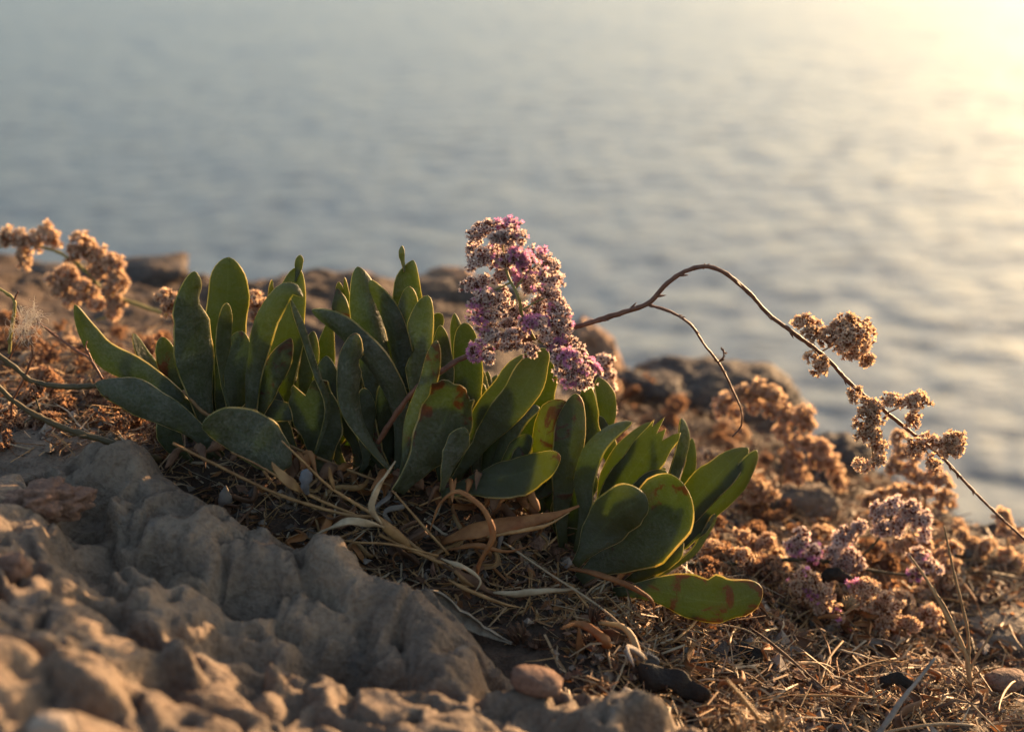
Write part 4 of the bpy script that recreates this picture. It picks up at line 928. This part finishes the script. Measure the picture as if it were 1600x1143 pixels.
for i, (lab, path, wd, mat) in enumerate([
  ('thin straw rising to the left behind the hooked ribbon leaf', [(701,866,-.04),(660,820,-.038),(612,765,-.034)], [5,4.5,4], 'straw'),
  ('bent straw crossing below the white curled leaf blade', [(685,868,-.05),(610,850,-.054),(550,846,-.056),(495,832,-.054)], [4,4,3.5,3], 'straw'),
  ('short golden straw pointing up right under the white curled blade', [(470,868,-.05),(510,848,-.054),(560,828,-.052)], [4,4.5,4], 'straw'),
  ('flattened pale straw lying along the rock edge', [(462,882,-.04),(510,890,-.044),(556,898,-.046)], [5,7,6], 'straw'),
  ('fine straw running down past the drooping brown leaf', [(786,846,-.035),(850,890,-.045),(940,950,-.058),(1015,1018,-.07)], [3.5,4,4,3.5], 'straw_pale'),
  ('fuzzy thin grass spike leaning left over the litter', [(1290,1076,-.06),(1265,1055,-.058),(1232,1027,-.054),(1200,1000,-.05),(1171,979,-.048)], [3,3,6,5,2], 'dead_brown'),
  ('grey bare stick leaning right at the bottom edge', [(1370,1150,-.085),(1410,1092,-.08),(1436,1060,-.078),(1461,1027,-.076)], [12,10,7,5], 'wood_grey'),
  ('blurred thick straw close to the camera at the bottom', [(1185,1122,-.13),(1160,1090,-.13),(1134,1060,-.13)], [11,9,5], 'straw'),
  ('pale curved straw along the bottom edge at the right', [(1370,1146,-.085),(1420,1136,-.086),(1470,1130,-.085),(1520,1132,-.084)], [5,5.5,5,4], 'straw_pale'),
  ('brown straw lying level beneath the black charred leaf', [(1060,1078,-.06),(1180,1085,-.064),(1300,1086,-.062),(1370,1090,-.06)], [4,4,4,3], 'straw'),
  ('straw slanting up toward the lowest green leaf from the brown buds', [(890,912,-.05),(930,960,-.058),(985,1010,-.064)], [4,4,3], 'straw'),
  ('long thin straw crossing behind the round grey leaf', [(440,690,-.01),(490,712,-.012),(560,740,-.014),(640,768,-.016)], [5,5,4.5,4], 'straw'),
  ('straw lying in the shade left of the round grey leaf', [(285,610,.0),(330,650,-.004),(400,640,-.006)], [5,6,5], 'straw'),
  ('brown straw leaning between the rosette and the large clump', [(655,790,-.02),(700,775,-.02),(760,790,-.022)], [4,4,3], 'straw')]):
    straw('straw', lab, [(path, wd)], mat, seed=i)
BT = thing('bare_twig', 'bare branched upright twig in the litter at the right', 'twig', base_of(1517, 1084, -.03))
yt = -.03
part('stem', stem_mesh('stem', [([(1518,1088,yt),(1514,1050,yt),(1508,1018,yt),(1477,957,yt),(1448,905,yt),(1421,867,yt)], [10,9,9,7,5,3.5])], M['stem_dry'], 8, 8, 1), BT)
part('branch', stem_mesh('branch', [([(1514,1040,yt),(1512,987,yt),(1502,940,yt),(1495,913,yt),(1484,865,yt),(1475,821,yt)], [6,5.5,5.5,5,4,3])], M['stem_dry'], 7, 8, 2), BT)
part('branch', stem_mesh('branch', [([(1514,1045,yt),(1532,1015,yt),(1546,995,yt),(1552,982,yt)], [6,5,4,3]), ([(1500,1000,yt),(1478,950,yt),(1462,925,yt),(1460,912,yt)], [5,5,4,2])], M['stem_dry'], 7, 3, 3), BT)
part('branch', stem_mesh('branch', [([(1516,1065,yt),(1535,1045,yt-.004),(1545,1040,yt-.004)], [5,4,3]), ([(1516,1068,yt),(1500,1050,yt-.004),(1492,1048,yt-.004)], [5,4,3])], M['stem_dry'], 7, 0, 4), BT)

# charred leaves and bud heads
for i, (px, py, y, w, lab) in enumerate([(1158, 1038, -.045, 84, 'shiny black charred leaf in the middle of the golden litter'), (1052, 1078, -.085, 100, 'black charred lump beside the lower end of the pitted rock'), (1402, 1068, -.045, 50, 'small black charred scrap left of the bare twig'), (1310, 905, .03, 50, 'black charred flake under the dusky pink flower stalk')]):
    dryblade('charred_leaf', lab, [(px-w*.5, py+w*.12, y), (px-w*.15, py-w*.16, y-.002), (px+w*.2, py+w*.02, y-.004), (px+w*.5, py+w*.16, y-.002)], w*.55, 'char', 'charred leaf', 'charred scraps', prof='ell', roll=50+i*9, cup=1.1, wave=.55, thick=.0012, twist=80, seed=80+i, n=26, notches=((.4, 1, .08, .6), (.65, -1, .07, .5)))
dryblade('bark_strip', 'grey weathered wood chip standing next to the brown buds', [(1022,1066,-.075),(1018,1045,-.076),(1008,1020,-.076)], 30, 'wood_grey', 'bark', 'pieces of bark', prof='strap', cup=-.6, thick=.003, wave=.15, seed=21)
dryblade('dry_leaf', 'small orange leaf standing up beside the brown bud heads', [(908,1034,-.075),(906,1010,-.075),(904,978,-.074)], 14, 'dry_leaf', prof='lance', roll=20, seed=22)
_g = dryblade('dry_leaf', 'fresh green leaf scrap out of focus at the right edge', [(1604,1010,.06),(1592,1004,.06),(1576,996,.06)], 22, 'leaf', prof='strap', seed=23); _g.color = (0, 0, .6, 1)
def budhead(px, py, y, r, seed, ang=0.0):
    """dried bud: overlapping narrow scales in a tuft"""
    items = []; rs = np.random.default_rng(seed); k = pix(y); c = np.array(P(px, py+r*.9, y)); ax = np.array([math.sin(ang), 0, math.cos(ang)])
    for q in range(34):
        d = ax*1.0+rs.normal(size=3)*.38; d /= np.linalg.norm(d); s = rs.normal(size=3); s -= d*np.dot(s, d); s /= np.linalg.norm(s)
        L = r*k*rs.uniform(1.1, 2.0); w = r*k*rs.uniform(.12, .22)
        items.append(tube([c+s*w*.5, c+d*L*.5+s*r*k*.32, c+d*L*.85+s*r*k*.38, c+d*L+s*r*k*.28], [w*.6, w, w*.8, w*.15], 4, 7, flat=.4))
    return merge(items)
for i, (px, py, y, r, a, lab) in enumerate([(926,955,-.06,17,.3,'small brown bud head poking up at the foot of the drooping leaf'),(937,1022,-.072,22,.1,'fat brown bud head left of the grey wood chip'),(918,1000,-.07,17,-.2,'brown bud head behind the small orange leaf'),(990,1040,-.075,21,0,'brown bud head directly beside the grey wood chip'),(812,985,-.066,24,-.35,'dark brown bud tuft at the end of the cream bark strip'),(842,1000,-.07,20,.3,'dark brown bud tuft just right of the cream bark strip'),(1092,1052,-.07,13,.4,'tiny bud head above the black charred lump'),(1100,1118,-.10,20,.2,'blurred tan bud head at the bottom edge left of the thick straw'),(1215,1120,-.11,22,-.2,'blurred tan bud head at the bottom edge right of the thick straw'),(1150,1132,-.115,22,.0,'blurred tan bud head right at the bottom edge below the thick straw'),(1322,878+60,.0,14,.3,'brown bud head under the low bent dried stalk')]):
    V, F = budhead(px, py, y, r, 60+i, a)
    single('bud_head', mesh_tri('bud_head', V, F, [M['dead_brown' if i < 7 else 'stem_dry']], smooth=True), lab, 'bud head', 'dried bud heads')

# ------------------------------------------------------------------ scattered litter
def on_ground(px, py):
    """where the view ray of a photograph pixel meets the ground (used to choose where litter lies)"""
    d = FWD+RIGHT*((px-W0/2)*K)+UP*(-(py-H0/2)*K); ts = np.linspace(.3, 1.25, 400)
    x = CAM.x+d.x*ts; y = CAM.y+d.y*ts; z = CAM.z+d.z*ts; g = gz(x, y); i = np.argmax(z < g)
    return (x[i], y[i], g[i]) if z[i] < g[i] else None
# shared shapes for loose straws
STRAWS = []
for s in range(8):
    rs = np.random.default_rng(900+s); L = rs.uniform(.014, .045); b = rs.normal(size=2)*L*.06
    V, F = tube([(-L/2, 0, 0), (-L*.15, b[0], abs(b[1])*.5), (L*.2, b[0]*.6, abs(b[1])), (L/2, -b[0]*.3, 0)], [.0004, .00055, .0005, .0002], 6, 12, .08, s, .7)
    STRAWS.append(mesh_tri('loose_straw', V, F, [M[['straw', 'straw', 'straw_pale', 'stem_dry', 'straw', 'dead_brown', 'straw', 'dry_leaf'][s]]], smooth=True))
def normal_at(x, y, e=.004):
    return Vector((-(gz1(x+e, y)-gz1(x-e, y))/(2*e), -(gz1(x, y+e)-gz1(x, y-e))/(2*e), 1)).normalized()
def drop(name, me, x, y, lift, rz, sc, tiltx=0.0, tilty=0.0):
    o = bpy.data.objects.new(name, me); COL.objects.link(o); z = gz1(x, y)+lift
    q = normal_at(x, y, .01).to_track_quat('Z', 'Y')
    o.rotation_euler = (q.to_matrix()@Matrix.Rotation(rz, 3, 'Z')@Matrix.Rotation(tilty, 3, 'Y')).to_euler()
    o.location = (x, y, z); o.scale = (sc,)*3; return o
cnt = 0
while cnt < 90:
    if rnd.random() < .82: px, py = rnd.uniform(940, 1600), rnd.uniform(930, 1140)
    else: px, py = rnd.uniform(330, 1000), rnd.uniform(730, 960)
    q = on_ground(px, py)
    if q is None or (px < 1000 and q[2] < 0 and q[1] < rock_f(np.array([q[0]]), np.array([q[1]]))[0] and False): continue
    o = drop('loose_straw', STRAWS[rnd.randrange(8)], q[0], q[1], rnd.uniform(.001, .008), rnd.uniform(0, 6.28), rnd.uniform(.7, 1.4), 0, rnd.uniform(-.25, .25))
    tag(o, 'loose dry straw lying in the golden litter on the ground', 'straw', 'loose straws in the litter'); cnt += 1
# dried heads carpeting the ground on the right and at the left
HEADS = []
for s in range(6):
    V, F, mi = cluster_np([(0, 0, .004), (.003, .001, .005)] if s % 2 else [(0, 0, .004)], .0058, .0019, .00125, 0, 700+s)
    HEADS.append(mesh_tri('fallen_flower_head', V, F, DULL() if s % 3 else DRY(), mi))
def heads(n, box, label, group):
    c = 0
    while c < n:
        q = on_ground(rnd.uniform(box[0], box[2]), rnd.uniform(box[1], box[3]))
        if q is None or q[1] > edge_y(q[0])-.01: c += .2; continue
        o = drop('fallen_flower_head', HEADS[rnd.randrange(6)], q[0], q[1], rnd.uniform(-.001, .007), rnd.uniform(0, 6.28), rnd.uniform(.7, 1.25), 0, rnd.uniform(-.8, .8))
        tag(o, label, 'flower head', group); c += 1
heads(48, (1090, 690, 1500, 1000), 'withered brown flower head fallen on the ground right of the rosette', 'fallen flower heads on the right')
heads(30, (0, 520, 290, 720), 'withered brown flower head fallen on the ground behind the left stems', 'fallen flower heads on the left')
heads(12, (930, 600, 1180, 720), 'withered brown flower head fallen on the ground in front of the dark boulder', 'fallen flower heads before the boulder')
def head_carpet(n, boxes):
    Vs, Fs, Ms, o = [], [], [], 0; rs = np.random.default_rng(77)
    data = []
    for me in HEADS:
        co = np.empty(len(me.vertices)*3, np.float32); me.vertices.foreach_get('co', co); f = np.empty(len(me.loops), np.int32); me.loops.foreach_get('vertex_index', f)
        mi = np.empty(len(me.polygons), np.int32); me.polygons.foreach_get('material_index', mi); data.append((co.reshape(-1, 3), f.reshape(-1, 3), mi))
    c = 0
    while c < n:
        b = boxes[int(rs.integers(len(boxes)))]; q = on_ground(rs.uniform(b[0], b[2]), rs.uniform(b[1], b[3])); c += 1
        if q is None or q[1] > edge_y(q[0])-.01: continue
        co, f, mi = data[int(rs.integers(6))]; a, e = rs.uniform(0, 6.28), rs.normal()*.6
        A = np.array(Matrix.Rotation(a, 3, 'Z')@Matrix.Rotation(e, 3, 'X'))
        Vs.append((co@A.T)*rs.uniform(.5, 1.05)+np.array([q[0], q[1], q[2]+rs.uniform(-.002, .004)])); Fs.append(f+o); Ms.append(mi); o += len(co)
    ob = link('withered_flower_litter', mesh_tri('withered_flower_litter', np.concatenate(Vs), np.concatenate(Fs), DULL(), np.concatenate(Ms)))
    ob['kind'] = 'stuff'; ob['label'] = 'carpet of small withered brown flowers on the ground'; ob['category'] = 'litter'
head_carpet(130, [(1090, 690, 1500, 1000), (1090, 690, 1500, 1000), (0, 520, 290, 720), (930, 600, 1180, 720)])

DEAD = []
for q in range(9):
    rs_ = random.Random(300+q); L = rs_.uniform(30, 80); 
    me = blade('dead_leaf', [(800, 560, 0), (800+L*.35, 560-rs_.uniform(4, 18), .004), (800+L*.7, 560-rs_.uniform(-6, 14), -.003), (800+L, 560+rs_.uniform(-8, 10), .002)], rs_.uniform(6, 18), [M[['dead_brown', 'dry_leaf', 'straw', 'dead_brown', 'dry_leaf', 'dead_brown', 'straw', 'dry_leaf', 'wood_grey'][q]]], prof=['ribbon', 'lance', 'ribbon', 'strap', 'lance', 'ribbon', 'ribbon', 'strap', 'lance'][q], roll=rs_.uniform(20, 80), twist=rs_.uniform(-220, 220), cup=rs_.uniform(.4, 1.1), wave=.22, thick=.0006, seed=500+q, n=18, rim=False)
    recenter(me); DEAD.append(me)
def dead_scatter(n, box, label, group):
    for q in range(n):
        g_ = on_ground(rnd.uniform(box[0], box[2]), rnd.uniform(box[1], box[3]))
        if g_ is None: continue
        o = drop('dead_leaf', DEAD[rnd.randrange(9)], g_[0], g_[1], rnd.uniform(.0, .007), rnd.uniform(0, 6.28), rnd.uniform(.7, 1.6), 0, rnd.uniform(-.6, .6))
        tag(o, label, 'dead leaf', group)
dead_scatter(56, (330, 760, 900, 930), 'small shrivelled dead leaf in the shaded litter below the plant', 'shrivelled leaves below the plant')
dead_scatter(46, (900, 950, 1560, 1140), 'small shrivelled dead leaf in the sunlit litter at the lower right', 'shrivelled leaves at the lower right')
def litter(name, label, n, boxes, kind, mats, seed):
    rs = np.random.default_rng(seed); V, F, MI, o = [], [], [], 0
    tot = sum(b[4] for b in boxes)
    pool = []
    for b in boxes:
        m = int(n*b[4]/tot)
        for _ in range(max(24, m//14)):
            q = on_ground(rs.uniform(b[0], b[2]), rs.uniform(b[1], b[3]))
            if q is not None and q[1] < edge_y(q[0]): pool += [(q[0], q[1])]*1
    pool = np.array(pool); idx = rs.integers(0, len(pool), n); xy = pool[idx]+rs.normal(size=(n, 2))*.012
    z = gz(xy[:, 0], xy[:, 1])
    for i in range(n):
        c = np.array([xy[i, 0], xy[i, 1], z[i]+rs.uniform(0, .006)]); a = rs.uniform(0, 6.28); el = rs.normal()*.3
        d = np.array([math.cos(a)*math.cos(el), math.sin(a)*math.cos(el), math.sin(el)]); s = np.cross(d, [0, 0, 1]); s /= np.linalg.norm(s); s = s+np.array([0, 0, rs.normal()*.6]); s /= np.linalg.norm(s)
        if kind == 'straw':
            L = rs.uniform(.004, .022)*(1 if rs.random() < .85 else 1.8); w = rs.uniform(.00015, .00055); nn = np.cross(d, s); bnd = nn*L*rs.uniform(-.2, .35)+s*L*rs.normal()*.18
            pts = [c-d*L/2, c+bnd, c+d*L/2]; v = []
            for k_, pnt in enumerate(pts):
                ww = w*(1, 1, .4)[k_]
                v += [pnt+s*ww, pnt+nn*ww*.8, pnt-s*ww]
            f = []
            for k_ in range(2):
                for e in range(3):
                    a0 = k_*3+e; b0 = k_*3+(e+1) % 3; f += [(a0, b0, b0+3), (a0, b0+3, a0+3)]
        elif kind == 'flake':
            L = rs.uniform(.002, .008); w = L*rs.uniform(.10, .34); nn = np.cross(d, s)
            v = [c-d*L/2, c-d*L*.1+s*w+nn*w*rs.uniform(-.3, .6), c+d*L/2+nn*w*rs.uniform(-.5, .9), c-s*w*rs.uniform(.5, 1)+nn*w*rs.uniform(-.2, .7), c+nn*w*rs.uniform(0, .5)]
            f = [(0, 1, 4), (1, 2, 4), (2, 3, 4), (3, 0, 4)]
        elif kind == 'grit':
            r_ = rs.uniform(.0006, .0028)*(1 if rs.random() < .9 else 1.8)
            b = np.array([(1,0,0),(-1,0,0),(0,1,0),(0,-1,0),(0,0,1),(0,0,-1)], float)+rs.normal(size=(6, 3))*.25
            v = list(c-np.array([0, 0, .002])+b*r_); f = [(0,2,4),(2,1,4),(1,3,4),(3,0,4),(2,0,5),(1,2,5),(3,1,5),(0,3,5)]
        V += list(v); F += [tuple(np.array(t)+o) for t in f]; MI += [int(rs.integers(0, len(mats)))]*len(f); o += len(v)
    ob = link(name, mesh_tri(name, np.array(V), np.array(F), mats, MI)); ob['kind'] = 'stuff'; ob['label'] = label; ob['category'] = 'litter'
    return ob
BX = [(900, 900, 1600, 1143, 5.0), (300, 720, 1000, 960, 2.4), (1080, 680, 1560, 940, 3.0), (0, 520, 300, 720, 1.3), (900, 600, 1150, 720, .8)]
litter('straw_litter', 'golden chopped straw and stem bits covering the ground', 9500, BX, 'straw', [M['straw'], M['straw'], M['stem_dry'], M['dead_brown'], M['straw_pale']], 1)
litter('leaf_litter', 'small brown flakes of dead leaf covering the ground', 6500, BX, 'flake', [M['dry_leaf'], M['dead_brown'], M['dead_brown'], M['dull_tube'], M['dull_rim']], 2)
litter('gravel', 'fine gravel and grit scattered over the soil', 3500, BX, 'grit', [M['pebble_pale'], M['pebble'], M['rock'], M['rock_dark']], 3)
